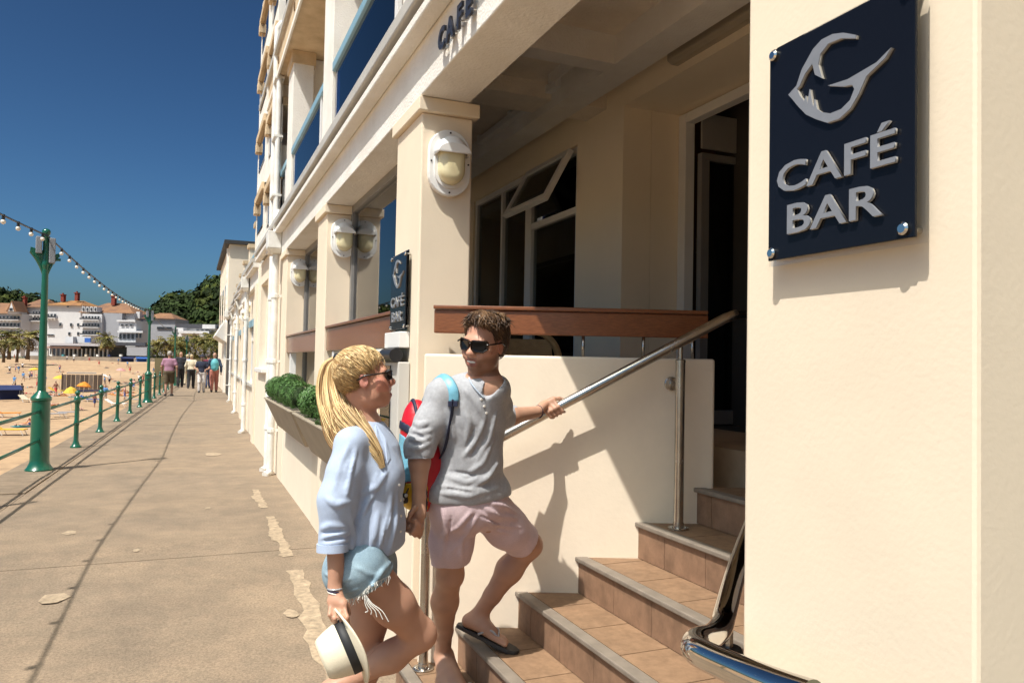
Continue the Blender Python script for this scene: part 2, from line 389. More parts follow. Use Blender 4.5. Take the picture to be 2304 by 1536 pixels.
hb('room_wall', BROWN, (3.31, 7.5, 4.62, 4.7, .9, 3.6), (7.5, 7.6, -1, 4.7, .9, 3.6), (3.31, 7.5, -1.1, -1, .9, 3.6))
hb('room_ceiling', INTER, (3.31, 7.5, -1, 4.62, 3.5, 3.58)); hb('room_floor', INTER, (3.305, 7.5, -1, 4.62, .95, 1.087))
pn = MB()
for i in range(7):
    pn.box(3.5+i*.56, 3.5+i*.56+.05, 4.58, 4.62, 1.09, 2.35)
pn.box(3.4, 7.4, 4.57, 4.62, 2.35, 2.45); pn.box(3.4, 7.4, 4.57, 4.62, 1.75, 1.80); pn.build('wall_panelling', BROWN, H)
hb('room_lamp', mat('dim_shade', (.45, .38, .2), .6), (3.95, 4.1, 4.2, 4.35, 2.45, 2.65))
# batten light over the door
bl = MB(); ly0, ly1 = 2.0, 3.92
bl.prism([(-.055, 0), (.055, 0), (.055, .05), (.035, .085), (-.035, .085), (-.055, .05)], ly0, ly1, lambda a, b, c: (XI-b, c, 3.43+a))
bto = bl.build('batten_light', mat('aged_diffuser', (.42, .36, .27), .4, .1, 5), H, bevel=.01)
# glazed bays between the pillars
for k in (1, 2):
    a, b = PY[k]+PW, PY[k+1]
    hb('base_wall', CREAMS, (X0+.005, 1.33, a, b, -.25, 1.15))
    fr = MB(); fr.box(1.27, 1.33, a+.002, a+.06, 1.15, 2.862); fr.box(1.27, 1.33, b-.06, b-.002, 1.15, 2.862); fr.box(1.271, 1.329, a+.06, b-.06, 2.80, 2.862); fr.box(1.271, 1.329, a+.06, b-.06, 1.15, 1.20); fr.box(1.271, 1.329, a+.06, b-.06, 1.60, 1.66)
    f = fr.build('screen_frame', FRAME, H, bevel=.003)
    MB().box(1.296, 1.304, a+.05, b-.05, 1.17, 1.63).build('pane', GLASSDK, f); MB().box(1.296, 1.304, a+.05, b-.05, 1.63, 2.83).build('pane', GLASS, f)
    t = MB(); t.box(X0+.02, X0+.075, a+.004, b-.004, 1.585, 1.775); tb = t.build('timber_rail', TIMBER, H, bevel=.006)
    MB().box(X0+.004, X0+.12, a+.004, b-.004, 1.778, 1.797).build('rail_cap', TIMBER, tb, bevel=.004)
    hb('white_post', PVC, (1.09, 1.16, b-.32, b-.25, 1.155, 1.58), bevel=.004)
# plain section with sash window beyond the last pillar
y1 = PY[3]+PW
wp = MB(); wp.box(X0+.012, 1.4, y1, 12.3, -.25, 3.13); wp.box(X0+.012, 1.4, 12.3, 13.55, -.25, 1.36); wp.box(X0+.012, 1.4, 12.3, 13.55, 2.76, 3.13); wp.box(X0+.012, 1.4, 13.55, 14.2, -.25, 3.13)
wp.build('side_section_wall', CREAMS, H)
window(12.3, 13.55, 1.36, 2.76, x=1.16, bars=(), trans=((12.3, 13.55, 2.05),))
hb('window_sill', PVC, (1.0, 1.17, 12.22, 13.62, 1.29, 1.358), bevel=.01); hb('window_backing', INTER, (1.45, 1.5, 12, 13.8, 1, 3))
hb('pilaster', CREAM, (X0-.01, X0+.01, y1+.55, y1+.95, -.25, 3.12)); hb('wall_vent', BLACK, (X0-.004, X0+.011, 10.95, 11.1, 1.58, 1.85))
# upper storeys
for fl, (zf, zc) in enumerate(((3.316, 5.35), (5.82, 7.3))):
    hb('upper_back_wall', WHITEW, (2.3, 2.5, -3.2, 13.4, zf, zc))
    for k, y in enumerate([-2.22]+PY+[12.6]):
        up = hb('upper_pillar', WHITEW, (X0+.012, 1.32, y, y+PW, zf+.002, zc), bevel=.006)
        hb('upper_capital', TAN, (X0-.01, 1.34, y-.02, y+PW+.02, zc-.16, zc-.003), parent=up)
        hb('party_wall', WHITEW, (1.321, 2.3, y+.18, y+.32, zf+.002, zc-.01))
    hb('slab', TAN, (.985, 2.6, -3.2, 13.45, zc+.001, zc+.44)); hb('slab_edge', WHITEW, (.962, .984, -3.2, 13.45, zc-.03, zc+.03)); hb('slab_lip', GUTTER, (.94, .984, -3.2, 13.45, zc+.36, zc+.45))
    ys_ = [-2.22]+PY+[12.6]
    for a, b in zip(ys_, ys_[1:]):
        a += PW
        r = hb('balcony_rail', BLUERAIL, (1.07, 1.125, a+.002, b-.002, zf+.72, zf+.80), bevel=.006)
        MB().box(1.094, 1.102, a+.25, b-.05, zf+.05, zf+.72).build('balcony_glass', GLASSBL, r)
        MB().box(1.085, 1.11, a+.17, a+.25, zf+.01, zf+.72).build('balcony_post', PVC, r)
        wn = window(a+.4, b-.5, zf+.1, zc-.25, x=2.23, bars=(((a+b)/2, .06),)); hb('curtain', WHITEW, (2.2, 2.215, a+.05, a+.4, zf+.1, zc-.3))
for y in (7.9, 8.4, 8.9, 10.6): hb('drain_hole', mat('rust', (.12, .06, .02), .9, .3, 9), (.975, .986, y, y+.06, 5.52, 5.6))
# stepped balconied bays at the end of the tall block
for i, (ya, yb, xa) in enumerate(((10.9, 12.1, 1.0), (12.1, 13.6, .97))):
    for z in (4.0, 5.05, 6.1, 7.1):
        hb('bay_slab', TAN, (xa-.05, 1.5, ya, yb, z+.1*i, z+.12+.1*i), bevel=.01)
        hb('bay_panel', WHITEW, (xa, 1.4, ya+.06, yb-.1, z-.92+.1*i, z-.55+.1*i)); MB().box(xa-.006, xa+.002, ya+.1, yb-.14, z-.5+.1*i, z-.03+.1*i).build('balcony_glass', GLASSBL, H)
        hb('bay_bracket', TAN, (xa-.06, xa+.05, yb-.2, yb-.02, z-.16+.1*i, z-.003+.1*i), bevel=.01)
    hb('bay_pier', WHITEW, (xa-.01, xa+.08, yb-.16, yb, 3.317, 7.6)); hb('bay_pier', WHITEW, (xa-.01, xa+.08, ya, ya+.1, 3.317, 7.5))
hb('roof_edge', GUTTER, (.9, 2.6, 9.5, 13.7, 7.75, 7.9))
g = MB(); g.prism([(1.0, 7.2), (2.6, 7.2), (2.6, 8.6)], 13.45, 13.62, lambda a, b, c: (a, c, b)); g.build('gable', WHITEW, H)
# lower wing that runs on along the promenade
LW = thing('lower_wing', 'low cream seafront wing with pilasters, windows and parapet posts beyond the tall block', 'building', (1.3, 14, 0))
def lw(name, m, x0, x1, y0, y1, z0, z1, bevel=0., parent=None):
    dx = xwall((y0+y1)/2)-1.07; return MB().box(x0+dx, x1+dx, y0, y1, z0, z1).build(name, m, parent or LW, bevel=bevel)
n = 7
for i in range(n):
    a = 14.2+i*2.95; b = a+2.95
    lw('pilaster', CREAM, 1.03, 1.4, a, a+.5, -.3, 2.86); lw('wall_panel', CREAMS, 1.08, 1.4, a+.5, b, -.3, 1.02); lw('wall_panel', CREAMS, 1.09, 1.4, a+.5, b, 2.3, 2.86)
    dx = xwall((a+b)/2)-1.07
    window(a+.52, b-.02, 1.02, 2.3, x=1.12+dx, bars=((a+1.1, .06), (a+1.75, .06), (a+2.3, .06)), trans=((a+.5, b, 1.9),), parent=LW)
    lw('window_head', BLUERAIL, 1.07, 1.12, a+.52, b-.02, 2.16, 2.3); lw('window_sill', GUTTER, 1.02, 1.15, a+.5, b, .97, 1.018)
    lw('fascia', WHITEW, 1.02, 1.4, a, b, 2.862, 3.139); lw('cornice', WHITEW, .93, 1.4, a, b, 3.141, 3.22); lw('gutter', GUTTER, .90, 1.4, a, b, 3.224, 3.30)
    pp = lw('parapet_post', CREAM, 1.15, 1.36, a+.1, a+.42, 3.302, 4.45-.07*i); lw('post_cap', TAN, 1.11, 1.40, a+.06, a+.46, 4.452-.07*i, 4.55-.07*i)
    lw('parapet_glass', GLASSBL, 1.24, 1.25, a+.45, b+.05, 3.36, 3.95); lw('parapet_handrail', BLUERAIL, 1.21, 1.28, a+.43, b+.08, 3.95, 4.02)
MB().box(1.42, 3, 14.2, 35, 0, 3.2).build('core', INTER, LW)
FB = thing('far_block', 'plain cream block with dark flat roof edge at the far end of the wing', 'building', (2, 36, 0))
MB().box(1.42, 7, 35.2, 46, -.3, 6.5).build('wall', CREAMS, FB); MB().box(1.2, 7.2, 35.0, 46.2, 6.502, 6.66).build('roof_edge', mat('dark_roof_edge', (.03, .03, .03), .7), FB)
MB().box(1.34, 1.42, 35.9, 36.1, 0, 6.4).build('downpipe', PIPE, FB)
for i in range(3):
    f = MB().box(1.405, 1.44, 37+i*3, 38.4+i*3, 3.2, 5).build('window', PVC, FB); MB().box(1.395, 1.404, 37.1+i*3, 38.3+i*3, 3.3, 4.9).build('pane', GLASSDK, f)
MB().prism([(.95, 2.5), (1.44, 2.2), (1.44, 3.1), (1.3, 3.1)], 35.3, 40, lambda a, b, c: (a, c, b)).build('awning', WHITEW, FB)
# downpipes with hopper heads
def downpipe(y, zt, x=.985, label='', parent=H, hop=True, base=0):
    b = MB(); b.tube([(x, y, base+.05), (x, y, zt)], .045, 10)
    b.tube([(x, y, base+.06), (x-.02, y-.02, base+.03), (x-.07, y-.07, base+.015)], .045, 10)
    o = b.build('downpipe', PIPE, parent, smooth='auto')
    for z in (.55, 1.45, 2.3):
        if z < zt: MB().lathe([(.052, 0), (.055, .01), (.055, .05), (.052, .06)], (x, y, z), 10).build('pipe_collar', PIPE, o)
        if z < zt: MB().box(x, 1.08, y-.03, y+.03, z+.015, z+.045).build('pipe_bracket', PIPE, o)
    if hop:
        h = MB(); h.hexa([(x-.07, y-.08, zt-.26), (1.04, y-.08, zt-.26), (1.04, y+.08, zt-.26), (x-.07, y+.08, zt-.26)], [(x-.12, y-.14, zt-.2), (1.04, y-.14, zt-.2), (1.04, y+.14, zt-.2), (x-.12, y+.14, zt-.2)])
        h.box(x-.12, 1.04, y-.14, y+.14, zt-.198, zt+.02); h.build('hopper_head', PIPE, o, bevel=.006)
    return o
downpipe(10.32, 3.14, .99); downpipe(10.75, 2.9, .99, hop=False)
downpipe(16.35, 3.14, 1.02, parent=LW); downpipe(22.3, 3.14, 1.16, parent=LW); downpipe(28.2, 3.14, 1.28, parent=LW)
b = MB(); b.tube([(.99, 10.9, 3.33), (.99, 10.9, 6.0)], .055, 10); b.tube([(1.0, 10.62, 3.33), (1.0, 10.62, 5.4)], .04, 10)
for z in (3.7, 4.5, 5.3): b.box(.94, 1.06, 10.58, 10.95, z, z+.03)
b.tube([(.99, 10.9, 5.95), (.99, 10.9, 6.1), (1.03, 10.88, 6.16), (1.09, 10.85, 6.17)], .055, 10); b.build('upper_downpipe', PIPE, H, smooth='auto')
b = MB(); b.tube(spline([(.99, 10.33, 3.1), (.99, 10.33, 3.32), (1.0, 10.38, 3.42), (1.02, 10.5, 3.46), (1.05, 10.62, 3.46)], 4), .045, 10); b.build('overflow_pipe', PIPE, H, smooth='auto')
# ------------------------------------------------------------------ entrance steps
TILE = mat('tan_step_tile', (.255, .158, .092), .7, .14, 7, .25, 90, bdist=.002)
mul_noise(TILE, 26., (.82, .80, .78), (1.05, 1.04, 1.03), 4, pos=True)
RISER = mat('tan_riser_tile', (.255, .150, .092), .72, .18, 9, .25, 90, bdist=.002, stretch=(1, 1, .5))
mul_noise(RISER, 11., (.72, .70, .68), (1.06, 1.05, 1.04), 6, pos=True, p0=.3, p1=.6)
NOSE = mat('grey_step_nosing', (.21, .175, .14), .6, .15, 12)
GROUT = mat('step_grout', (.36, .30, .23), .95, .1, 20)
SN, CS = math.sin(YAW), math.cos(YAW)
def wl(D, l): return (D*SN+l*CS, D*CS-l*SN)      # plan position from depth and lateral offset
def ywall(x, D=3.70): return D*CS-(x-D*SN)/CS*SN
ST = thing('entrance_steps', 'flight of tan tiled steps with grey nosings climbing to the cafe door', 'stairs', (1.6, 2.3, 0))
NX = [.96, 1.225, 1.49, 1.755, 2.02, 2.28, 2.545]; RZ = [.056+.172*i for i in range(7)]
YS = 1.32
for i in range(7):
    x0, z1 = NX[i], RZ[i]; x1 = NX[i+1] if i < 6 else 2.62; z0 = RZ[i-1] if i else -.2
    core = MB(); core.prism([(x0+.016, YS), (x1+.03, YS), (x1+.03, ywall(x1)+.05), (x0+.016, ywall(x0)+.05)], -.3, z1-.014)
    sp = core.build('step', GROUT, ST)
    yw0, yw1 = ywall(x0)+.03, ywall(x1)+.03
    MB().prism([(x0-.012, YS), (x0+.046, YS), (x0+.046, yw0), (x0-.012, yw0)], z1-.019, z1+.003).build('nosing', NOSE, sp, bevel=.005)
    y = YS; k = 0
    while y < yw0-.03:
        ye = min(y+.30, yw0)
        if yw0-ye < .08: ye = yw0
        last = ye >= yw0-1e-6
        MB().prism([(x0+.05, y+.003), (x1+.012, y+.003), (x1+.012, (min(ye, yw1) if last else min(ye, yw1))-.003), (x0+.05, ye-.003)], z1-.02, z1).build('tread_tile', TILE, sp) if min(ye, yw1)-y > .02 else MB().prism([(x0+.05, y+.003), (x1+.012, y-.003), (x0+.05, ye-.003)], z1-.02, z1).build('tread_tile', TILE, sp)
        y = ye
    y = YS+.12
    while y < yw0-.03:
        ye = min(y+.30, yw0)
        if yw0-ye < .08: ye = yw0
        MB().box(x0+.004, x0+.02, y+.002, ye-.002, (z0 if i else -.2)+.003, z1-.02).build('riser_tile', RISER, sp)
        y = ye
# low wall beside the steps
PWL = MB(); a, b_, c_, d_ = wl(3.70, -.428), wl(3.70, .9945), wl(3.845, .9945), wl(3.865, -.428)
PWL.prism([a, b_, c_, d_], -.3, 1.543)
pw = tag(PWL.build('parapet_wall', CREAMS, bevel=.012, seg=3), 'smooth cream low wall beside the entrance steps behind the man', 'wall')
fl = MB(); p = Vector((*wl(3.70, .78), 1.42)); ax = Vector((SN, CS, 0))
fl.lathe([(.034, 0), (.034, .012), (.03, .016), (.012, .018), (.012, .05)], p, 20, -ax); fl.build('round_wall_plate', STEEL, pw, smooth='auto')
# timber rail on the low wall
tr = MB(); tl = [(-.388+i*(.983+.388)/10) for i in range(11)]
def tdep(l): return 3.745+.05*max(0, (l-.35)/.65)**2
fr_, bk = [wl(tdep(l), l) for l in tl], [wl(tdep(l)+.055, l) for l in tl]
tr.prism(fr_+bk[::-1], 1.647, 1.764)
tro = tag(tr.build('timber_rail', TIMBER, bevel=.006), 'curved varnished timber rail above the low wall beside the steps', 'rail')
tc_ = MB(); fr_, bk = [wl(tdep(l)-.012, l-.004) for l in tl], [wl(tdep(l)+.09, l) for l in tl]; tc_.prism(fr_+bk[::-1], 1.766, 1.785); tc_.build('rail_cap', TIMBER, tro, bevel=.004)
for l in (-.2, .355, .655, .90):
    MB().tube([(*wl(3.775, l), 1.54), (*wl(3.775, l), 1.65)], .008, 8).build('support_rod', STEEL, tro, smooth=True)
# handrail on the wall side
HR = thing('handrail', 'long straight brushed steel handrail on posts beside the low wall, gripped by the man', 'handrail', at(1528, 1188, 3.563))
r0, r1 = at(962, 1071, 3.60), at(1632, 716, 3.57)
hr = MB(); e1 = at(1662, 708, 3.62); e2 = at(1720, 712, 3.75)
hr.tube([r0+(r0-r1).normalized()*.12]+[r0]+[r0.lerp(r1, t) for t in (.2, .5, .8)]+spline([r1, at(1650, 709, 3.59), e1, e2], 5), .0245, 16); hr.build('rail', STEEL, HR, smooth='auto')
def post(top, basez, m=STEEL):
    x, y = top.x, top.y; b = MB(); b.tube([(x, y, basez), (x, y, top.z-.085)], .0225, 14); b.build('post', m, HR, smooth='auto')
    MB().tube([(x, y, top.z-.09), (x, y, top.z-.01)], .011, 10).build('stub', m, HR, smooth='auto')
    MB().lathe([(.0245, 0), (.0245, .012), (.02, .016)], (x, y, top.z-.098), 14).build('post_cap', m, HR, smooth='auto')
    q = MB().lathe([(.05, 0), (.05, .006), (.046, .009), (.026, .010), (.026, .03)], (x, y, basez+.001), 20).build('base_plate', m, HR, smooth='auto')
    for k in range(3):
        an = 1+2.09*k; MB().ball((x+.038*math.cos(an), y+.038*math.sin(an), basez+.011), .006, 8, 6).build('bolt', m, q, smooth=True)
t5 = (1527-962)/(1632-962); pt = r0.lerp(r1, t5+.008)
post(pt, RZ[4]); post(r0+Vector((0, 0, 0)), RZ[0])
# polished swan-neck handrail by the near pillar
SW = thing('swan_neck_handrail', 'polished steel swan-neck handrail beside the near sign pillar', 'handrail', (1.0, 1.5, 0))
pts = [at(1735, 1080, 2.35), at(1690, 1190, 2.05), at(1655, 1290, 1.80), at(1632, 1375, 1.64), at(1621, 1412, 1.56), at(1600, 1432, 1.48), at(1572, 1440, 1.40), at(1562, 1452, 1.34), at(1572, 1466, 1.29), at(1620, 1490, 1.22), at(1690, 1519, 1.14), at(1760, 1546, 1.08), at(1830, 1570, 1.03)]
MB().tube(spline(pts, 5), .0245, 20).build('rail', CHROME, SW, smooth='auto')
pb = at(1640, 1475, 1.66); MB().tube([pb-Vector((0, 0, .9)), pb+Vector((0, 0, .09))], .009, 10).build('post', STEEL, SW, smooth='auto')
MB().lathe([(.03, 0), (.03, .012), (.026, .02)], pb-Vector((0, 0, .0)), 16).build('collar', BLACK, SW, smooth='auto')
MB().prism([(0, 0), (.05, 0), (.05, .2), (0, .2)], 0, .02, lambda a, b, c: (X0-.01-a, 1.02+b, .78+c)).build('wall_bracket', CREAMS, SW, bevel=.006)
# ------------------------------------------------------------------ signs
SIGN = mat('navy_black_acrylic', (.006, .007, .011), .22, spec=.25)
LETTER = mat('brushed_silver_letters', (.20, .21, .235), .38, .06, 30, metal=.0, spec=.6)
LEDGE = mat('bright_letter_edges', (.78, .70, .58), .25, metal=.6)
CLEAR = glass('clear_acrylic', (.95, .95, .94), 0, 1.3)
G = [(0.663, 0.874), (0.659, 0.861), (0.564, 0.891), (0.473, 0.895), (0.418, 0.867), (0.403, 0.823), (0.428, 0.758), (0.379, 0.786), (0.359, 0.84), (0.306, 0.811), (0.264, 0.767), (0.244, 0.757), (0.265, 0.722), (0.299, 0.688), (0.312, 0.71), (0.324, 0.667), (0.34, 0.732), (0.357, 0.669), (0.368, 0.642), (0.378, 0.678), (0.394, 0.631), (0.429, 0.608), (0.492, 0.588), (0.567, 0.589), (0.625, 0.612), (0.653, 0.651), (0.639, 0.673), (0.581, 0.681), (0.472, 0.713), (0.61, 0.704), (0.695, 0.713), (0.791, 0.723), (0.879, 0.757), (0.843, 0.725), (0.73, 0.685), (0.682, 0.625), (0.625, 0.575), (0.552, 0.55), (0.469, 0.553), (0.382, 0.59), (0.316, 0.624), (0.257, 0.673), (0.214, 0.714), (0.175, 0.749), (0.239, 0.774), (0.28, 0.838), (0.362, 0.904), (0.426, 0.928), (0.503, 0.928), (0.579, 0.91)]
def poly_mesh(name, pts, t0, t1, fmap, m, parent):
    "simple polygon of any shape as a solid plate (ear clipping)"
    from mathutils.geometry import tessellate_polygon
    tri = tessellate_polygon([[Vector((x, y, 0)) for x, y in pts]]); n = len(pts); b = MB()
    b.v = [fmap(x, y, t0) for x, y in pts]+[fmap(x, y, t1) for x, y in pts]
    b.f = [tuple(t) for t in tri]+[tuple(i+n for i in t[::-1]) for t in tri]+[(i, (i+1) % n, n+(i+1) % n, n+i) for i in range(n)]
    return b.build(name, m, parent)
def cafe_sign(y0, z0, xs, label, silver=LETTER):
    "plate .323 x .41 on the sea face of a pillar; u runs towards the camera"
    wd, ht = .323, .41
    T = thing('cafe_bar_sign', label, 'sign', (xs, y0-wd/2, z0), 0, 'cafe bar signs')
    MB().box(xs-.006, xs, y0-wd, y0, z0, z0+ht).build('plate', SIGN, T, bevel=.001)
    MB().box(xs+.002, xs+.007, y0-wd-.013, y0+.006, z0-.010, z0+ht+.006).build('clear_backing', CLEAR, T)
    for u, v in ((.041, .971), (.038, .034), (.945, .037), (.955, .965)):
        c = (xs+.03, y0-u*wd, z0+v*ht); MB().lathe([(.006, 0), (.006, .03), (.0105, .031), (.0105, .041), (.007, .044)], c, 14, (-1, 0, 0)).build('standoff_bolt', CHROME, T, smooth='auto')
    f = lambda u, v, t: (xs-.0065-t, y0-u*wd, z0+v*ht)
    poly_mesh('emblem_edge', [((u-.5)*1.0+.5, v) for u, v in G], -.0003, .0035, lambda u, v, t: f(u+.004, v-.003, t), LEDGE, T)
    poly_mesh('emblem', G, .003, .0055, f, silver, T)
    def word(txt, ul, ur, vb, vt):
        fr = Matrix(((0, 0, -1, 0), (-1, 0, 0, 0), (0, 1, 0, 0), (0, 0, 0, 1)))
        for dep, dx, mm, off, nm in ((.0012, 0, LEDGE, .0009, 'lettering_edge'), (.0022, .002, silver, .0, 'lettering')):
            o = text_obj(nm, txt, mm, .1, dep, Matrix.Identity(4), None, bold=.0012)
            vs = np.array([v.co for v in o.data.vertices]); base = vs[:, 1] > -1
            cap = [v for v in vs if 1]; x0, x1 = vs[:, 0].min(), vs[:, 0].max(); h = .0728
            wu = (ur-ul)*wd; hv = (vt-vb)*ht
            for v in o.data.vertices:
                x, yy, z = v.co
                px_ = (x-x0)/(x1-x0)*wu; pz = yy/h*hv
                v.co = (xs-.0068-dep-dx*0-(z+dep), y0-ul*wd-px_-(off*.7 if off else 0), z0+vb*ht+pz-(off if off else 0))
            o.parent = T; o.matrix_parent_inverse = wm(T).inverted()
    word('CAFÉ', .093, .910, .303, .440); word('BAR', .178, .832, .108, .245)
    return T
cafe_sign(1.156, 1.709, 1.032, 'large near black CAFÉ BAR sign on the pillar at right')
cafe_sign(4.205, 1.676, 1.036, 'far black CAFÉ BAR sign above the menu case, on the pillar behind the woman')
# raised letters on the fascia
FLT = thing('fascia_lettering', 'raised dark letters CAFE standing off the white fascia', 'sign', (1.02, 3.1, 2.94))
LM = mat('blue_black_letters', (.025, .028, .04), .35)
fy = {'C': 3.294, 'A': 3.173, 'F': 3.043, 'E': 2.925}
for ch, yc in fy.items():
    o = text_obj('letter', ch, LM, .137, .006, Matrix.Identity(4), None, bold=.005)
    for v in o.data.vertices: x, yy, z = v.co; v.co = (1.018+z*-1, yc-x*1.02, 2.937+yy)
    o.parent = FLT; o.matrix_parent_inverse = wm(FLT).inverted()
    for dy in (-.02, .03): MB().tube([(1.012, yc+dy, 2.955), (1.046, yc+dy, 2.955)], .004, 6).build('standoff_pin', CHROME, o)
# ------------------------------------------------------------------ bulkhead wall lamps
GLOBE = mat('cream_lamp_diffuser', (.72, .64, .40), .25, .08, 5, coat=.3)
LWHITE = mat('white_lamp_casing', (.80, .79, .77), .35, .03, 8)
def stadium(w, h, n=12):
    r = w/2; s = h/2-r; return [(r*math.cos(math.pi*i/n), s+r*math.sin(math.pi*i/n)) for i in range(n+1)]+[(-r*math.cos(math.pi*i/n), -s-r*math.sin(math.pi*i/n)) for i in range(n+1)]
def wall_lamp():
    T = thing('wall_lamp', 'x', 'wall lamp', (0, 0, 0), 0, 'bulkhead lamps on the pillars'); f = lambda a, b, c: (a, -c, b)
    MB().prism(stadium(.225, .345), 0, .035, f).build('back_plate', LWHITE, T, bevel=.006, seg=3)
    q = MB(); rings = [(.136, .236, .036), (.136, .236, .070), (.128, .228, .088), (.106, .206, .100), (.06, .16, .107)]
    outl = [stadium(w, h) for w, h, _ in rings]; n = len(outl[0])
    for o_, (_, _, d_) in zip(outl, rings): q.v += [f(a, b, d_) for a, b in o_]
    for i in range(len(rings)-1): q.f += [(i*n+k, i*n+(k+1) % n, (i+1)*n+(k+1) % n, (i+1)*n+k) for k in range(n)]
    q.f.append(tuple(range((len(rings)-1)*n, len(rings)*n))); q.build('diffuser', GLOBE, T, smooth='auto')
    rim = MB(); o1, o2 = stadium(.170, .270), stadium(.136, .238); rim.v = [f(a, b, .034) for a, b in o1]+[f(a, b, .046) for a, b in o1]+[f(a, b, .046) for a, b in o2]+[f(a, b, .034) for a, b in o2]
    for i in range(3): rim.f += [(i*n+k, i*n+(k+1) % n, (i+1)*n+(k+1) % n, (i+1)*n+k) for k in range(n)]
    rim.build('rim', LWHITE, T, smooth='auto')
    # eyelid hood
    hd = MB(); ns = 14; zs = .035
    for j, (rr, dd, zz) in enumerate(((.088, .034, 0), (.088, .085, 0), (.086, .122, .002))):
        for k in range(ns+1):
            a = math.pi*k/ns; hd.v.append(f(rr*math.cos(a), .030+zz+(rr+.016)*math.sin(a)*(1, .93, .5)[j], dd))
    m1 = ns+1
    for j in range(2): hd.f += [(j*m1+k, j*m1+k+1, (j+1)*m1+k+1, (j+1)*m1+k) for k in range(ns)]
    hd.f.append(tuple(range(2*m1, 3*m1)))
    ho = hd.build('hood', LWHITE, T, smooth='auto'); so_ = ho.modifiers.new('solid', 'SOLIDIFY'); so_.thickness = .006
    for a, b in ((0, .155), (0, -.155), (.1, .0), (-.1, .0)): MB().lathe([(.005, 0), (.005, .003)], f(a, b, .0355), 8, (0, -1, 0)).build('screw', BLACK, T)
    return T
lp = wall_lamp(); names = ['white oval bulkhead lamp on the nearest pillar, largest of the row', 'white oval bulkhead lamp on the second pillar back, above the planters', 'white oval bulkhead lamp on the third pillar back, beside the downpipe', 'small white bulkhead lamp beyond the sash window', 'small white bulkhead lamp on the second pilaster of the lower wing', 'tiny white bulkhead lamp, third along the lower wing', 'tiny white bulkhead lamp, farthest along the lower wing']
spots = [(1.203, 3.744, 2.532), (1.206, 6.698, 2.575), (1.212, 9.658, 2.578), (1.15, 17.14, 2.6), (1.22, 20.08, 2.6), (1.28, 23.03, 2.6), (1.34, 25.98, 2.6)]
for i, (q, nm) in enumerate(zip(spots, names)):
    o = lp if i == 0 else copy_tree(lp); o.location = q; o['label'] = nm
# ------------------------------------------------------------------ menu case
MC = thing('menu_case', 'narrow glazed menu case with hooded lamp on the pillar, beneath the far sign', 'menu case', (1.0, 4.08, .75))
MB().box(.995, 1.058, 3.86, 4.33, .70, 1.50).build('case', mat('grey_menu_case', (.55, .53, .49), .4), MC, bevel=.006)
MB().box(.992, .9945, 4.02, 4.31, .73, 1.46).build('menu_page', mat('menu_print', (.62, .56, .55), .5, col2=(.40, .36, .38), vscale=30, stretch=(1, 9, 30)), MC)
MB().box(.986, .991, 4.0, 4.325, .71, 1.48).build('glass_front', CLEAR, MC)
MB().tube([(.985, 4.12, 1.535), (.985, 4.37, 1.535)], .036, 14).build('hood', FRAME if 0 else GUTTER, MC, smooth='auto'); MB().tube([(.985, 3.87, 1.535), (.985, 4.118, 1.535)], .037, 14).build('hood_end', BLACK, MC, smooth='auto')
MB().box(1.0, 1.058, 3.88, 4.2, 1.575, 1.66).build('vent_cover', PVC, MC, bevel=.004)
# ------------------------------------------------------------------ planters and topiary
STONE = mat('taupe_planter', (.33, .275, .205), .6, .12, 5, .2, 60)
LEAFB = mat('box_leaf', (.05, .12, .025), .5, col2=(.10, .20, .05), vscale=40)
def planter(y0, y1, label):
    T = thing('window_planter', label, 'planter', (.93, (y0+y1)/2, .72), 0, 'wall planters')
    b = MB(); b.hexa([(.95, y0+.16, .735), (1.055, y0+.16, .735), (1.055, y1-.05, .735), (.95, y1-.05, .735)], [(.80, y0, 1.045), (1.055, y0, 1.045), (1.055, y1, 1.045), (.80, y1, 1.045)])
    b.build('trough', STONE, T, bevel=.008)
    MB().box(.79, 1.057, y0-.01, y1+.01, 1.047, 1.062).build('rim', STONE, T, bevel=.004)
    MB().box(.82, 1.04, y0+.02, y1-.02, 1.05, 1.07).build('soil', JOINT, T)
planter(6.72, 9.2, 'far long taupe wall planter holding clipped box')
planter(4.35, 6.55, 'near taupe wall planter half hidden by the woman')
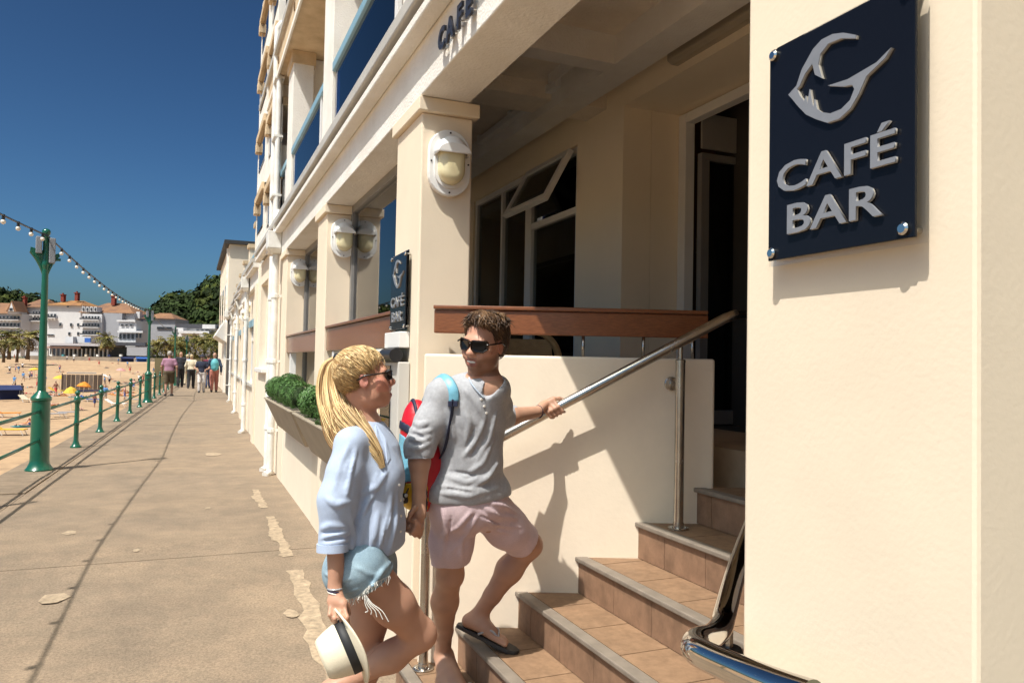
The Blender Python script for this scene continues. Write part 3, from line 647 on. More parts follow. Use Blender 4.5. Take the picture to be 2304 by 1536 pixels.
def topiary(name, c, rx, ry, rz, n, label, seed):
    rnd = random.Random(seed); T = thing(name, label, 'plant', (c[0], c[1], c[2]-rz), 0, 'clipped box in the planters'); b = MB()
    for i in range(n):
        while True:
            v = Vector((rnd.gauss(0, 1), rnd.gauss(0, 1), rnd.gauss(0, 1)))
            if v.length > .1: break
        v.normalize(); rr = rnd.uniform(.86, 1.04)
        bump = 1+.05*math.sin(7*v.x+seed)*math.sin(6*v.y+3*v.z)
        if ry > rx*1.6:   # long clipped roll
            yy = rnd.uniform(-1, 1)*(ry-rx*.5); s = min(1, max(.25, (ry-abs(yy))/(rx*.9)))**.5; a = rnd.uniform(0, 6.283)
            s *= 1+.10*math.sin(yy*11); p = Vector((c[0]+rx*rr*s*math.cos(a), c[1]+yy, c[2]+rz*rr*s*math.sin(a))); v = Vector((math.cos(a), 0, math.sin(a)))
        else: p = Vector((c[0]+v.x*rx*rr*bump, c[1]+v.y*ry*rr*bump, c[2]+v.z*rz*rr*bump))
        t = v.cross(Vector((rnd.random()-.5, rnd.random()-.5, rnd.random()-.5))).normalized(); t = (t+v*rnd.uniform(-.2, .6)).normalized(); q = v.cross(t).normalized(); l = rnd.uniform(.009, .017)
        b.add([p-t*l, p+q*l*.5+v*.003, p+t*l, p-q*l*.5+v*.003], [(0, 1, 2, 3)])
    o = b.build('foliage', LEAFB, T); tag(o, kind='stuff')
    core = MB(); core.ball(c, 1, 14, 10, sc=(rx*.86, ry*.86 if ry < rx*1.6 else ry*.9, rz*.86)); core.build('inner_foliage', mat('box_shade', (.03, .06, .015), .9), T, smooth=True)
topiary('box_ball', (.93, 9.12, 1.17), .13, .16, .13, 2200, 'single clipped box ball at the far end of the planters', 1)
topiary('box_roll', (.93, 7.78, 1.16), .125, 1.02, .135, 7000, 'long clipped box roll in the far planter', 2)
topiary('box_ball', (.93, 6.3, 1.16), .125, .20, .13, 2400, 'clipped box ball at the far end of the near planter', 3)
topiary('box_ball', (.93, 5.85, 1.15), .13, .21, .13, 2400, 'clipped box ball second in the near planter, beside the ponytail', 4)
topiary('box_roll', (1.0, 8.5, 1.24), .09, .5, .10, 2400, 'dark box roll tucked behind the far planter row', 5)
topiary('box_ball', (.93, 5.2, 1.12), .13, .26, .13, 2000, 'clipped box ball low behind the woman in the near planter', 6)
# terrace chairs seen over the low wall
CANE = mat('pale_cane', (.42, .30, .15), .6, .15, 20)
def cane_chair(x, y, rz, label):
    T = thing('terrace_chair', label, 'chair', (0, 0, 0), 0, 'terrace chairs')
    back = MB(); back.tube(spline([(-.24, .22, .45), (-.25, .26, .75), (-.17, .28, .93), (0, .285, .98), (.17, .28, .93), (.25, .26, .75), (.24, .22, .45)], 5), .026, 8); back.build('back_frame', CANE, T, smooth=True)
    MB().hexa([(-.23, .235, .47), (.23, .235, .47), (.23, .25, .47), (-.23, .25, .47)], [(-.2, .265, .9), (.2, .265, .9), (.2, .28, .9), (-.2, .28, .9)]).build('back_panel', CANE, T)
    MB().box(-.24, .24, -.22, .24, .42, .46).build('seat', CANE, T, bevel=.015)
    for sx in (-.21, .21):
        for sy in (-.19, .2): MB().tube([(sx*1.08, sy*1.08, 0), (sx, sy, .42)], .014, 8).build('leg', STEEL, T)
    T.location = (x, y, 1.088); T.rotation_euler = (0, 0, rz); T.scale = (.95, .95, .64); return T
cane_chair(2.1, 4.72, rad(150), 'pale cane chair back seen over the low wall behind the man')
# ------------------------------------------------------------------ promenade railing and lamp posts
GREEN = mat('green_gloss_paint', (.003, .085, .048), .28, .12, 6, coat=.3)
def rail_post():
    b = MB().lathe([(.085, 0), (.085, .018), (.06, .04), (.045, .085), (.037, .12), (.036, .36), (.042, .38), (.042, .42), (.035, .44), (.034, .70), (.041, .72), (.052, .745), (.052, .80), (.041, .825), (.026, .84), (.024, .855), (.036, .87), (.042, .89), (.038, .912), (.022, .928), (.004, .934)], (0, 0, 0), 14)
    return b
RL = thing('promenade_railing', 'green iron railing with ball-topped posts along the promenade edge', 'railing', (xr(18), 18, 0))
pm = None
lampY = [11.497+16.33*i for i in range(-1, 5)]
for i in range(-6, 30):
    y = 11.497+2.722*i
    if i % 6 == 0 or y < -3: continue
    if pm is None:
        o = rail_post().build('post', GREEN, RL, smooth='auto', loc=(xr(y), y, 0)); pm = o.data
    else: o = link('post', pm, None, RL, loc=(xr(y), y, 0))
    o.location = (xr(y), y, gz(y))
for z, r in ((.775, .021), (.40, .019)):
    y = -4.9
    while y < 80:
        MB().tube([(xr(y), y, z+gz(y)), (xr(y+2.722/2), y+2.722/2, z-.006+gz(y+1.3)), (xr(y+2.722), y+2.722, z+gz(y+2.7))], r, 8).build('rail', GREEN, RL, smooth=True); y += 2.722
SPK = mat('grey_speaker_casing', (.20, .215, .24), .5, .08, 6)
def lamp_post():
    T = thing('lamp_post', 'x', 'lamp post', (0, 0, 0), 0, 'green lamp posts along the railing')
    MB().lathe([(.165, 0), (.165, .02), (.14, .05), (.118, .10), (.112, .14), (.108, .80), (.105, .90), (.122, .915), (.122, .945), (.09, .985), (.06, 1.02), (.05, 1.035)], (0, 0, 0), 20).build('pedestal', GREEN, T, smooth='auto')
    MB().lathe([(.052, 1.03), (.049, 1.1), (.038, 2.5), (.037, 2.62)], (0, 0, 0), 16).build('column', GREEN, T, smooth='auto')
    MB().lathe([(.037, 2.62), (.045, 2.66), (.05, 2.70), (.036, 2.74), (.033, 3.06), (.045, 3.08), (.05, 3.10), (.05, 3.125), (.035, 3.145), (.01, 3.155)], (0, 0, 0), 16).build('finial', GREEN, T, smooth='auto')
    for s_ in (-1, 1):
        b = MB(); b.tube(spline([(0, 0, 2.45), (.035*s_, 0, 2.6), (.10*s_, 0, 2.74), (.17*s_, 0, 2.84 if s_ < 0 else 2.76)], 5), .017, 8)
        b.prism([(.02, 2.62), (.16, 2.80), (.15, 2.84), (.02, 2.80)] if s_ > 0 else [(-.02, 2.62), (-.02, 2.86), (-.17, 2.90), (-.175, 2.84)], -.012, .012, lambda a, b_, c: (a, c, b_)); b.build('scroll_bracket', GREEN, T, smooth='auto')
    MB().box(.035, .105, -.07, .07, 2.70, 3.03).build('speaker', SPK, T, bevel=.008); MB().box(-.115, -.045, -.06, .06, 2.82, 3.04).build('speaker', SPK, T, bevel=.008)
    return T
lp = lamp_post(); ln = ['nearest green lamp post with speakers, tall at the left edge', 'second green lamp post along the railing, beside the walkers', 'third green lamp post along the railing, small and distant', 'farthest green lamp post, tiny against the palms', 'green lamp post behind the viewpoint carrying the lights']
for i, y in enumerate([lampY[1], lampY[2], lampY[3], lampY[4], lampY[0]]):
    o = lp if i == 0 else copy_tree(lp); o.location = (xr(y), y, gz(y)); o['label'] = ln[i]
    if i == 0: o.rotation_euler = (0, rad(-.35), rad(12))
BULB = mat('clear_bulb', (.75, .70, .62), .1, .05, 9)
for i, (ya, yb, lab) in enumerate(((lampY[0], lampY[1], 'near span of festoon bulbs sweeping in to the first lamp post'), (lampY[1], lampY[2], 'middle span of festoon bulbs between the first two lamp posts'), (lampY[2], lampY[3], 'far span of festoon bulbs beyond the second lamp post'))):
    T = thing('festoon_lights', lab, 'string lights', ((xr(ya)+xr(yb))/2, (ya+yb)/2, 2.7), 0, 'festoon light spans'); n = 26; pts = []
    sag = (.22, .20, .3)[i]
    for k in range(n+1):
        t = k/n; pts.append(Vector((xr(ya)+(xr(yb)-xr(ya))*t, ya+(yb-ya)*t, 3.06+gz(ya)*(1-t)-sag*4*t*(1-t))))
    MB().tube(pts, .011, 6).build('cable', BLACK, T, smooth=True)
    if i < 2:
        for k in range(n):
            p = pts[k].lerp(pts[k+1], .5); MB().tube([p+Vector((0, 0, .012)), p-Vector((0, 0, .045))], .016, 8).build('lamp_holder', BLACK, T)
            if i < 1 or k < 20: MB().ball(p-Vector((0, 0, .066)), .026, 8, 6).build('bulb', BULB, T, smooth=True)
# ------------------------------------------------------------------ implicit-surface modelling for bodies and clothes
class SDF:
    def __init__(s, lo, hi, h):
        s.h = h; s.lo = np.array(lo, np.float32); s.n = (np.ceil((np.array(hi)-s.lo)/h)).astype(int)+1
        s.ax = [s.lo[i]+h*np.arange(s.n[i], dtype=np.float32) for i in range(3)]; s.d = np.full(tuple(s.n), 9., np.float32)
    def sub(s, lo, hi):
        a = np.clip(np.floor((np.array(lo)-s.lo)/s.h).astype(int), 0, s.n-1); b = np.clip(np.ceil((np.array(hi)-s.lo)/s.h).astype(int)+1, 1, s.n)
        sl = tuple(slice(int(i), int(max(i+1, j))) for i, j in zip(a, b))
        return sl, s.ax[0][sl[0]][:, None, None], s.ax[1][sl[1]][None, :, None], s.ax[2][sl[2]][None, None, :]
    def put(s, sl, d, k, op):
        o = s.d[sl]
        if op == 'add':
            if k <= 0: s.d[sl] = np.minimum(o, d)
            else: hh = np.maximum(k-np.abs(o-d), 0)/k; s.d[sl] = np.minimum(o, d)-hh*hh*k*.25
        else:
            d = -d
            if k <= 0: s.d[sl] = np.maximum(o, d)
            else: hh = np.maximum(k-np.abs(o-d), 0)/k; s.d[sl] = np.maximum(o, d)+hh*hh*k*.25
    def cone(s, a, b, ra, rb, k=.02, op='add', sq=None):
        a = np.array(a, np.float32); b = np.array(b, np.float32); m = max(ra, rb)*(max(1, sq[1]) if sq else 1)+k+s.h*3
        sl, X, Y, Z = s.sub(np.minimum(a, b)-m, np.maximum(a, b)+m); X = X-a[0]; Y = Y-a[1]; Z = Z-a[2]; v = b-a
        if sq:
            q = np.array(sq[0], np.float32); q = q/np.linalg.norm(q); c = (X*q[0]+Y*q[1]+Z*q[2])*(1/sq[1]-1); X = X+c*q[0]; Y = Y+c*q[1]; Z = Z+c*q[2]
        t = np.clip((X*v[0]+Y*v[1]+Z*v[2])/max(1e-9, float(v@v)), 0, 1)
        d = np.sqrt((X-v[0]*t)**2+(Y-v[1]*t)**2+(Z-v[2]*t)**2)-(ra+(rb-ra)*t); s.put(sl, d, k, op); return s
    def chain(s, pts, rs, k=.02, sq=None):
        for i in range(len(pts)-1): s.cone(pts[i], pts[i+1], rs[i], rs[i+1], k, sq=sq)
        return s
    def ell(s, c, r, ax=None, k=.02, op='add'):
        c = np.array(c, np.float32); m = max(r)+k+s.h*3; sl, X, Y, Z = s.sub(c-m, c+m); X = X-c[0]; Y = Y-c[1]; Z = Z-c[2]
        if ax is not None: P = [X*q[0]+Y*q[1]+Z*q[2] for q in ax]
        else: P = [X, Y, Z]
        k0 = np.sqrt(sum((p/q)**2 for p, q in zip(P, r))); k1 = np.sqrt(sum((p/(q*q))**2 for p, q in zip(P, r)))+1e-9
        s.put(sl, k0*(k0-1)/k1, k, op); return s
    def cut(s, o, n, k=0., near=None):
        "remove everything on the side n points to, optionally only within a sphere near=(centre, radius)"
        n = np.array(n, np.float32); n = n/np.linalg.norm(n)
        if near: sl, X, Y, Z = s.sub(np.array(near[0])-near[1], np.array(near[0])+near[1])
        else: sl, X, Y, Z = s.sub(s.lo, s.lo+s.n*s.h)
        d = (X-o[0])*n[0]+(Y-o[1])*n[1]+(Z-o[2])*n[2]
        if near:
            rr = np.sqrt((X-near[0][0])**2+(Y-near[0][1])**2+(Z-near[0][2])**2)-near[1]; d = np.minimum(d, -rr)
        s.put(sl, -d, k, 'sub'); return s
    def ray(s, x, y):
        d = at(x, y, 1)-Vector((0, 0, EYE)); t = np.arange(2., 4.2, .003); P = np.array((0, 0, EYE))+t[:, None]*np.array(d)
        I = np.rint((P-s.lo)/s.h).astype(int); ok = ((I >= 0) & (I < s.n)).all(1); I = np.clip(I, 0, s.n-1); v = np.where(ok, s.d[I[:, 0], I[:, 1], I[:, 2]], 9.); j = np.argmax(v < 0)
        return Vector(P[j]) if v[j] < 0 else None
    def fold(s, pts, r=.007, k=.012, op='add'):
        "a crease or ridge laid on the surface along photographed points"
        pts = [(pts[i][0]+(pts[i+1][0]-pts[i][0])*t/3, pts[i][1]+(pts[i+1][1]-pts[i][1])*t/3) for i in range(len(pts)-1) for t in range(3)]+[pts[-1]]
        Q = [s.ray(*p) for p in pts]; Q = [q for q in Q if q is not None]
        if len(Q) < 2: return
        if op == 'add': Q = [q+FW*r*.45 for q in Q]
        Q = spline(Q, 2); n = len(Q)
        for i in range(n-1):
            a, b = math.sin(math.pi*(i+.15)/(n-.7))**.6, math.sin(math.pi*(i+1.15)/(n-.7))**.6 if i+1.15 < n-.7 else .05
            s.cone(Q[i], Q[i+1], max(.0012, r*a), max(.0012, r*b), k, op)
    def ripple(s, amp, freq, seed, st=(1, 1, 1), lo=None, hi=None, ridge=False):
        rnd = np.random.RandomState(seed); sl, X, Y, Z = s.sub(s.lo if lo is None else lo, s.lo+s.n*s.h if hi is None else hi); o = s.d[sl]; msk = np.abs(o) < .03
        idx = np.nonzero(msk); x, y, z = X.ravel()[idx[0]]*st[0], Y.ravel()[idx[1]]*st[1], Z.ravel()[idx[2]]*st[2]; w = 0
        for i in range(4):
            v = rnd.randn(3); v /= np.linalg.norm(v); u = rnd.randn(3)*.6; f = freq*(.6+.35*i)
            q_ = np.sin(f*(x*v[0]+y*v[1]+z*v[2])+1.7*np.sin(f*.45*(x*u[0]+y*u[1]+z*u[2])+rnd.rand()*6)+rnd.rand()*6)
            w = w+(1.3*(1-2*np.abs(q_)**.7) if ridge else q_)/(1+.5*i)
        o[msk] += (amp*w/2.2).astype(np.float32); s.d[sl] = o; return s
    def verts(s, relax=1):
        d = s.d; i8 = (d < 0); c = np.zeros(tuple(s.n-1), np.int8)
        for dx in (0, 1):
            for dy in (0, 1):
                for dz in (0, 1): c += i8[dx:s.n[0]-1+dx, dy:s.n[1]-1+dy, dz:s.n[2]-1+dz]
        act = (c > 0) & (c < 8); I = np.argwhere(act); ids = np.full(act.shape, -1, np.int32); ids[act] = np.arange(len(I))
        cor = [(x, y, z) for x in (0, 1) for y in (0, 1) for z in (0, 1)]; val = np.stack([d[I[:, 0]+a, I[:, 1]+b, I[:, 2]+e] for a, b, e in cor], 1)
        acc = np.zeros((len(I), 3)); cnt = np.zeros(len(I))
        for i in range(8):
            for j in range(i+1, 8):
                if sum(abs(p-q) for p, q in zip(cor[i], cor[j])) != 1: continue
                va, vb = val[:, i], val[:, j]; m = (va < 0) != (vb < 0); t = np.where(m, va/np.where(m, va-vb, 1), 0)[:, None]
                acc += np.where(m[:, None], np.array(cor[i])+t*(np.array(cor[j])-np.array(cor[i])), 0); cnt += m
        V = s.lo+(I+acc/np.maximum(cnt, 1)[:, None])*s.h; F = []
        for ax in range(3):
            u, w = [(1, 2), (2, 0), (0, 1)][ax]
            A = [slice(1, -1)]*3; A[ax] = slice(0, -1); B = list(A); B[ax] = slice(1, None)
            a, b = i8[tuple(A)], i8[tuple(B)]; E = np.argwhere(a != b); off = np.ones(3, int); off[ax] = 0; E = E+off; sgn = i8[E[:, 0], E[:, 1], E[:, 2]]
            q = []
            for du, dw in ((-1, -1), (0, -1), (0, 0), (-1, 0)):
                C = E.copy(); C[:, u] += du; C[:, w] += dw; q.append(ids[C[:, 0], C[:, 1], C[:, 2]])
            Q = np.stack(q, 1); Q[~sgn] = Q[~sgn][:, ::-1]; F.append(Q)
        F = np.concatenate(F); F = F[(F >= 0).all(1)]
        for _ in range(relax):
            S_ = np.zeros_like(V); n = np.zeros(len(V))
            for i in range(4):
                a, b = F[:, i], F[:, (i+1) % 4]
                for x, y in ((a, b), (b, a)):
                    n += np.bincount(x, minlength=len(V))
                    for e in range(3): S_[:, e] += np.bincount(x, weights=V[y, e], minlength=len(V))
            V = V*.4+.6*S_/np.maximum(n, 1)[:, None]
        return V, F
    def build(s, name, m, parent=None, relax=1, color=None, keep_largest=False):
        V, F = s.verts(relax); return np_mesh(name, V, F, m, parent, color)
def np_mesh(name, V, F, m, parent=None, color=None):
    me = bpy.data.meshes.new(name); me.vertices.add(len(V)); me.vertices.foreach_set('co', V.astype(np.float32).ravel())
    k = F.shape[1]; me.loops.add(len(F)*k); me.loops.foreach_set('vertex_index', F.astype(np.int32).ravel()); me.polygons.add(len(F))
    me.polygons.foreach_set('loop_start', np.arange(0, len(F)*k, k, dtype=np.int32)); me.polygons.foreach_set('use_smooth', np.ones(len(F), bool)); me.update(calc_edges=True); me.validate()
    if color is not None:
        c = color(V); a = me.color_attributes.new('Col', 'FLOAT_COLOR', 'POINT'); a.data.foreach_set('color', np.concatenate([c, np.ones((len(c), 1))], 1).astype(np.float32).ravel())
    return link(name, me, m, parent)
def vcol_mat(name, rough=.5, sss=0., bump=0., bscale=200, spec=.4, sheen=0., bdist=.001, stretch=None):
    M = mat(name, (.5, .5, .5), rough, bump=bump, bscale=bscale, spec=spec, sss=sss, sheen=sheen, bdist=bdist, stretch=stretch); N, L, b = nodes(M)
    a = N.new('ShaderNodeAttribute'); a.attribute_name = 'Col'; L.new(a.outputs['Color'], b.inputs['Base Color']); return M
def V3(v): return np.array(v, float)
def nz(V, f, seed=0):
    "cheap smooth noise at points"
    r = np.random.RandomState(seed); w = 0
    for i in range(5):
        v = r.randn(3); v /= np.linalg.norm(v); w = w+np.sin(f*(.7+.35*i)*(V@v)+1.5*np.sin(f*.5*(V@r.randn(3)))+r.rand()*6)/(1+.4*i)
    return w/2.5
class Head:
    "local head frame: x to the wearer's left, y forward, z up"
    def __init__(s, c, f, up, sc=1.):
        s.c = Vector(c); s.f = Vector(f).normalized(); u = Vector(up); s.u = (u-s.f*u.dot(s.f)).normalized(); s.x = s.u.cross(s.f)*1.0; s.sc = sc
        s.x = -s.x if s.x.dot(s.f.cross(s.u)) > 0 else s.x
        s.x = s.u.cross(s.f).normalized(); s.ax = [tuple(s.x), tuple(s.f), tuple(s.u)]
    def p(s, x, y, z): return s.c+(s.x*x+s.f*y+s.u*z)*s.sc
    def loc(s, V): return ((V-np.array(s.c))@np.array(s.ax).T)/s.sc
    def ell(s, S_, c, r, k=.02, op='add'): S_.ell(s.p(*c), [q*s.sc for q in r], s.ax, k*s.sc, op)
    def cone(s, S_, a, b, ra, rb, k=.02, op='add', sq=None): S_.cone(s.p(*a), s.p(*b), ra*s.sc, rb*s.sc, k*s.sc, op, sq)
    def sculpt(s, S_, smile=1., fem=0.):
        e, c = s.ell, s.cone
        e(S_, (0, -.014, .036), (.073, .094, .080)); e(S_, (0, .028, -.042), (.056-.002*fem, .060, .080), .04); e(S_, (0, .070, -.108+.008*fem), (.021-.004*fem, .018, .016), .035)
        for q in (-1, 1):
            e(S_, (q*(.041-.004*fem), .012, -.070), (.018, .036, .028), .04); e(S_, (q*.041, .058, -.024), (.024, .022, .020), .03)
            e(S_, (q*.031, .094, .002), (.017, .014, .011), .012, 'sub'); e(S_, (q*.031, .070, .001), (.0135, .0125, .0125), .004)
            e(S_, (q*.0745, -.004, -.008), (.008, .019, .031), .008); e(S_, (q*.081, .004, -.006), (.006, .010, .018), .006, 'sub'); e(S_, (q*.012, .098, -.032), (.009, .010, .008), .01)
            if smile: e(S_, (q*.034, .075, -.045), (.014, .014, .016), .02)
        e(S_, (0, .080-.004*fem, .020), (.050, .013, .011), .025); c(S_, (0, .086, .012), (0, .108, -.026), .008, .0115, .014); e(S_, (0, .108, -.028), (.0115, .011, .010), .01)
        e(S_, (0, .084, -.056), (.026, .014, .012), .02); e(S_, (0, .083, -.078), (.022, .012, .010), .02)
        if smile:
            e(S_, (0, .100, -.066), (.025, .016, .0085), .003, 'sub'); c(S_, (-.026, .082, -.060), (.0, .096, -.054), .0045, .0055, .006); c(S_, (.026, .082, -.060), (.0, .096, -.054), .0045, .0055, .006)
            c(S_, (-.024, .082, -.066), (0, .094, -.075), .0045, .007, .006); c(S_, (.024, .082, -.066), (0, .094, -.075), .0045, .007, .006)
    def teeth(s, m, parent):
        b = MB(); b.tube([s.p(-.024, .078, -.059), s.p(-.015, .089, -.0625), s.p(0, .0935, -.064), s.p(.015, .089, -.0625), s.p(.024, .078, -.059)], .0068*s.sc, 8); return b.build('teeth', m, parent, smooth=True)
    def glasses(s, name, label, m, lens, w=.0285, h=.020, z=.004, wrap=.012):
        "sunglasses: rims, lenses, bridge and temples"
        T = thing(name, label, 'sunglasses', s.p(0, .1, 0))
        def pt(x, y, z_): return s.p(x, y, z_)
        for q in (-1, 1):
            cx = q*.034; outer = []
            for (a, b) in ((-1, .75), (-.7, 1), (.75, 1), (1, .7), (.95, -.45), (.55, -1), (-.5, -1), (-.92, -.5)): outer.append((cx+q*a*w*-1*-1, z+b*h))
            yy = lambda x: .106-wrap*(abs(x)/.062)**2*2.2
            vs = [pt(x, yy(x), v) for x, v in outer]; vi = [pt(cx+(x-cx)*.86, yy(x), z+(v-z)*.80) for x, v in outer]; n = 8; b = MB(); off = s.f*.004*s.sc
            b.v = [tuple(v+off) for v in vs]+[tuple(v+off) for v in vi]+[tuple(v-off*.6) for v in vs]+[tuple(v-off*.6) for v in vi]
            for k in range(n):
                j = (k+1) % n; b.f += [(k, j, n+j, n+k), (2*n+k, 3*n+k, 3*n+j, 2*n+j), (k, 2*n+k, 2*n+j, j), (n+k, n+j, 3*n+j, 3*n+k)]
            b.build('rim', m, T)
            l = MB(); l.v = [tuple(v+off*.2) for v in vi]+[tuple(v-off*.3) for v in vi]; l.f = [tuple(range(n)), tuple(range(2*n-1, n-1, -1))]+[(k, (k+1) % n, n+(k+1) % n, n+k) for k in range(n)]; l.build('lens', lens, T)
            MB().tube([pt(q*.066, .094, z+.010), pt(q*.078, .06, z+.010), pt(q*.081, .0, z+.008), pt(q*.078, -.03, z-.008)], .0035*s.sc, 6).build('temple', m, T, smooth=True)
        MB().tube([pt(-.008, .104, z+.010), pt(0, .110, z+.011), pt(.008, .104, z+.010)], .0035*s.sc, 6).build('bridge', m, T, smooth=True)
        return T
def finger(S_, pts, r, k=.006):
    n = len(pts); S_.chain(pts, [r*(1-.18*i/(n-1)) for i in range(n)], k)
def strands(name, curves, m, parent, seg=5, color=None):
    "tapered locks; curves = list of (points, radius, flat)"
    V, F, C = [], [], []
    for pts, r, flat, col in curves:
        b = MB(); n = len(pts); b.tube(pts, [r*(.45+.55*min(1, 4*i/(n-1)))*(1 if i < n*.6 else max(.06, 1-(i-n*.6)/(n*.42))) for i in range(n)], seg, flat=flat); o = len(V); V += b.v; F += [tuple(i+o for i in f) for f in b.f if len(f) == 4]; C += [col]*len(b.v)
    me = bpy.data.meshes.new(name); me.from_pydata([tuple(v) for v in V], [], F); me.update(); me.polygons.foreach_set('use_smooth', [True]*len(me.polygons))
    a = me.color_attributes.new('Col', 'FLOAT_COLOR', 'POINT'); a.data.foreach_set('color', np.concatenate([np.array(C), np.ones((len(C), 1))], 1).astype(np.float32).ravel())
    return link(name, me, m, parent)

from mathutils.bvhtree import BVHTree
def surf(o, x, y, lift=0.):
    "first point of a body or garment seen along a survey line"
    me = o.data; bv = BVHTree.FromPolygons([v.co for v in me.vertices], [tuple(p.vertices) for p in me.polygons]) if not hasattr(surf, 'c') or surf.c[0] != o.name else surf.c[1]
    surf.c = (o.name, bv); d = (at(x, y, 1)-Vector((0, 0, EYE))).normalized(); h = bv.ray_cast(Vector((0, 0, EYE)), d)
    return (h[0]-d*lift) if h[0] else at(x, y, 3)
# ------------------------------------------------------------------ the man on the steps
SKIN = vcol_mat('skin', .48, .10, .12, 260, .35)
HAIR = vcol_mat('hair', .42, 0, .0, 200, .45)
TEETH = mat('teeth_white', (.80, .76, .68), .3)
LENS = mat('dark_lens', (.006, .006, .007), .16, spec=.22); SHELL = mat('tortoiseshell', (.02, .012, .008), .18, .5, 60)
def body_box(pts, pad): P = np.array([tuple(p) for p in pts]); return P.min(0)-pad, P.max(0)+pad
def limb_leg(S_, hip, knee, ankle, rt=.082, rk=.052, rc=.054, ra=.034, back=None):
    hip, knee, ankle = map(Vector, (hip, knee, ankle)); S_.cone(hip, hip.lerp(knee, .55), rt, rt*.84, .03); S_.cone(hip.lerp(knee, .55), knee, rt*.84, rk, .03)
    bk = Vector(back)*.016 if back is not None else Vector((0, 0, 0)); cf = knee.lerp(ankle, .32)+bk
    S_.cone(knee, cf, rk*.96, rc, .03); S_.cone(cf, knee.lerp(ankle, .68)+bk*.3, rc, rc*.68, .03); S_.cone(knee.lerp(ankle, .68)+bk*.3, ankle, rc*.68, ra, .02)
    if back is not None: S_.ell(knee-Vector(back)*.022, (.034, .034, .04), None, .03)
def foot(S_, ankle, heel, toe, up=(0, 0, 1), w=.040):
    "heel and toe are on the sole"
    ankle, heel, toe = map(Vector, (ankle, heel, toe)); u = Vector(up); f = (toe-heel).normalized(); u = (u-f*u.dot(f)).normalized(); s_ = f.cross(u); L_ = (toe-heel).length
    S_.cone(ankle, heel+f*L_*.13+u*.03, .034, .030, .02); S_.cone(ankle+f*.015, heel+f*L_*.60+u*.030, .034, .026, .03, sq=(s_, 1.25)); S_.cone(heel+f*L_*.13+u*.026, heel+f*L_*.68+u*.018, .027, .018, .02, sq=(s_, 1.6))
    for i, (o, l, r) in enumerate(((.030, 1.0, .0125), (.011, .985, .0095), (-.006, .95, .009), (-.020, .90, .0085), (-.032, .84, .008))):
        S_.cone(heel+f*L_*.66+s_*o*.9+u*.016, heel+f*L_*(l-.03)+s_*o+u*.012, r*1.15, r, .006)
man = thing('person', 'smiling man in grey shirt and pink shorts climbing the steps, backpack on one shoulder', 'person', (1.15, 3.2, .056))
A = at
mj = dict(neck=A(1098, 862, 3.09), rsh=A(993, 886, 3.03), lsh=A(1116, 876, 3.20), rel=A(944, 1004, 2.98), rwr=A(943, 1120, 2.94), lel=A(1128, 940, 3.36), lwr=A(1208, 926, 3.49), rhip=A(1022, 1145, 3.10), lhip=A(1084, 1143, 3.18), rkn=A(1012, 1292, 3.22), ran=A(996, 1474, 3.47), lkn=A(1190, 1226, 3.41), lan=A(1073, 1389, 3.50))
CF = cvec(.57, 0, -.82).normalized(); CX = cvec(.82, 0, .57).normalized(); CU = Vector((0, 0, 1)); cax = [tuple(CX), tuple(CF), tuple(CU)]
hdm = Head(A(1090, 771, 3.07), cvec(-.50, -.13, -.86), cvec(.13, 1, -.05), 1.0)
lo, hi = body_box(list(mj.values())+[hdm.c, A(1245, 925, 3.56), A(1150, 1462, 3.37), A(960, 1550, 3.3)], .17)
B = SDF(lo, hi, .0035)
hdm.sculpt(B)
B.cone(hdm.p(0, -.034, -.055), mj['neck']-CF*.015, .045, .049, .015); B.cone(mj['neck']-Vector((0, 0, .02)), mj['neck'].lerp(A(1060, 930, 3.12), .5), .055, .095, .04)
for sh in ('rsh', 'lsh'): B.cone(mj['neck']-Vector((0, 0, .02)), mj[sh], .052, .050, .04)
B.ell(A(1056, 940, 3.12), (.145, .095, .18), cax, .05); B.ell(A(1057, 1045, 3.13), (.125, .09, .14), cax, .05); B.ell(A(1055, 1120, 3.14), (.135, .095, .09), cax, .05)
B.chain([mj['rsh'], mj['rsh'].lerp(mj['rel'], .6), mj['rel']], [.050, .044, .037], .03); B.chain([mj['rel'], mj['rel'].lerp(mj['rwr'], .3), mj['rwr'].lerp(mj['rel'], .05)], [.038, .041, .026], .02)
B.chain([mj['lsh'], mj['lsh'].lerp(mj['lel'], .6), mj['lel']], [.050, .044, .037], .03); B.chain([mj['lel'], mj['lel'].lerp(mj['lwr'], .3), mj['lwr']], [.037, .039, .026], .02)
bk = -CF
limb_leg(B, mj['rhip'], mj['rkn'], mj['ran'], .080, .054, .057, .036, back=cvec(-.75, 0, .3)); limb_leg(B, mj['lhip'], mj['lkn'], mj['lan'], .082, .055, .058, .036, back=cvec(-.75, -.25, .3))
rheel = Vector((*onz(985, 1538, .075).xy, .072)); rtoe = rheel+Vector((.13, -.215, -.002)); foot(B, mj['ran'], rheel, rtoe)
lheel, ltoe = A(1040, 1402, 3.50), A(1146, 1453, 3.36); foot(B, mj['lan'], lheel, ltoe, up=cvec(.25, .95, 0))
# right hand: palm down, fingers round the woman's hand
rp = A(941, 1156, 2.92); B.cone(mj['rwr'], rp, .026, .031, .015, sq=(cvec(.2, 0, 1), .8)); 
for i, (x0, y0, x1, y1, x2, y2, dd) in enumerate(((930, 1166, 921, 1184, 924, 1200, 2.90), (937, 1170, 931, 1190, 935, 1204, 2.90), (944, 1170, 941, 1192, 944, 1208, 2.91), (950, 1168, 949, 1188, 947, 1203, 2.93))): finger(B, [A(x0, y0, dd+.01), A(x1, y1, dd-.012), A(x2, y2, dd+.012)], .0095)
finger(B, [A(934, 1142, 2.90), A(924, 1154, 2.885), A(919, 1168, 2.885)], .0105)
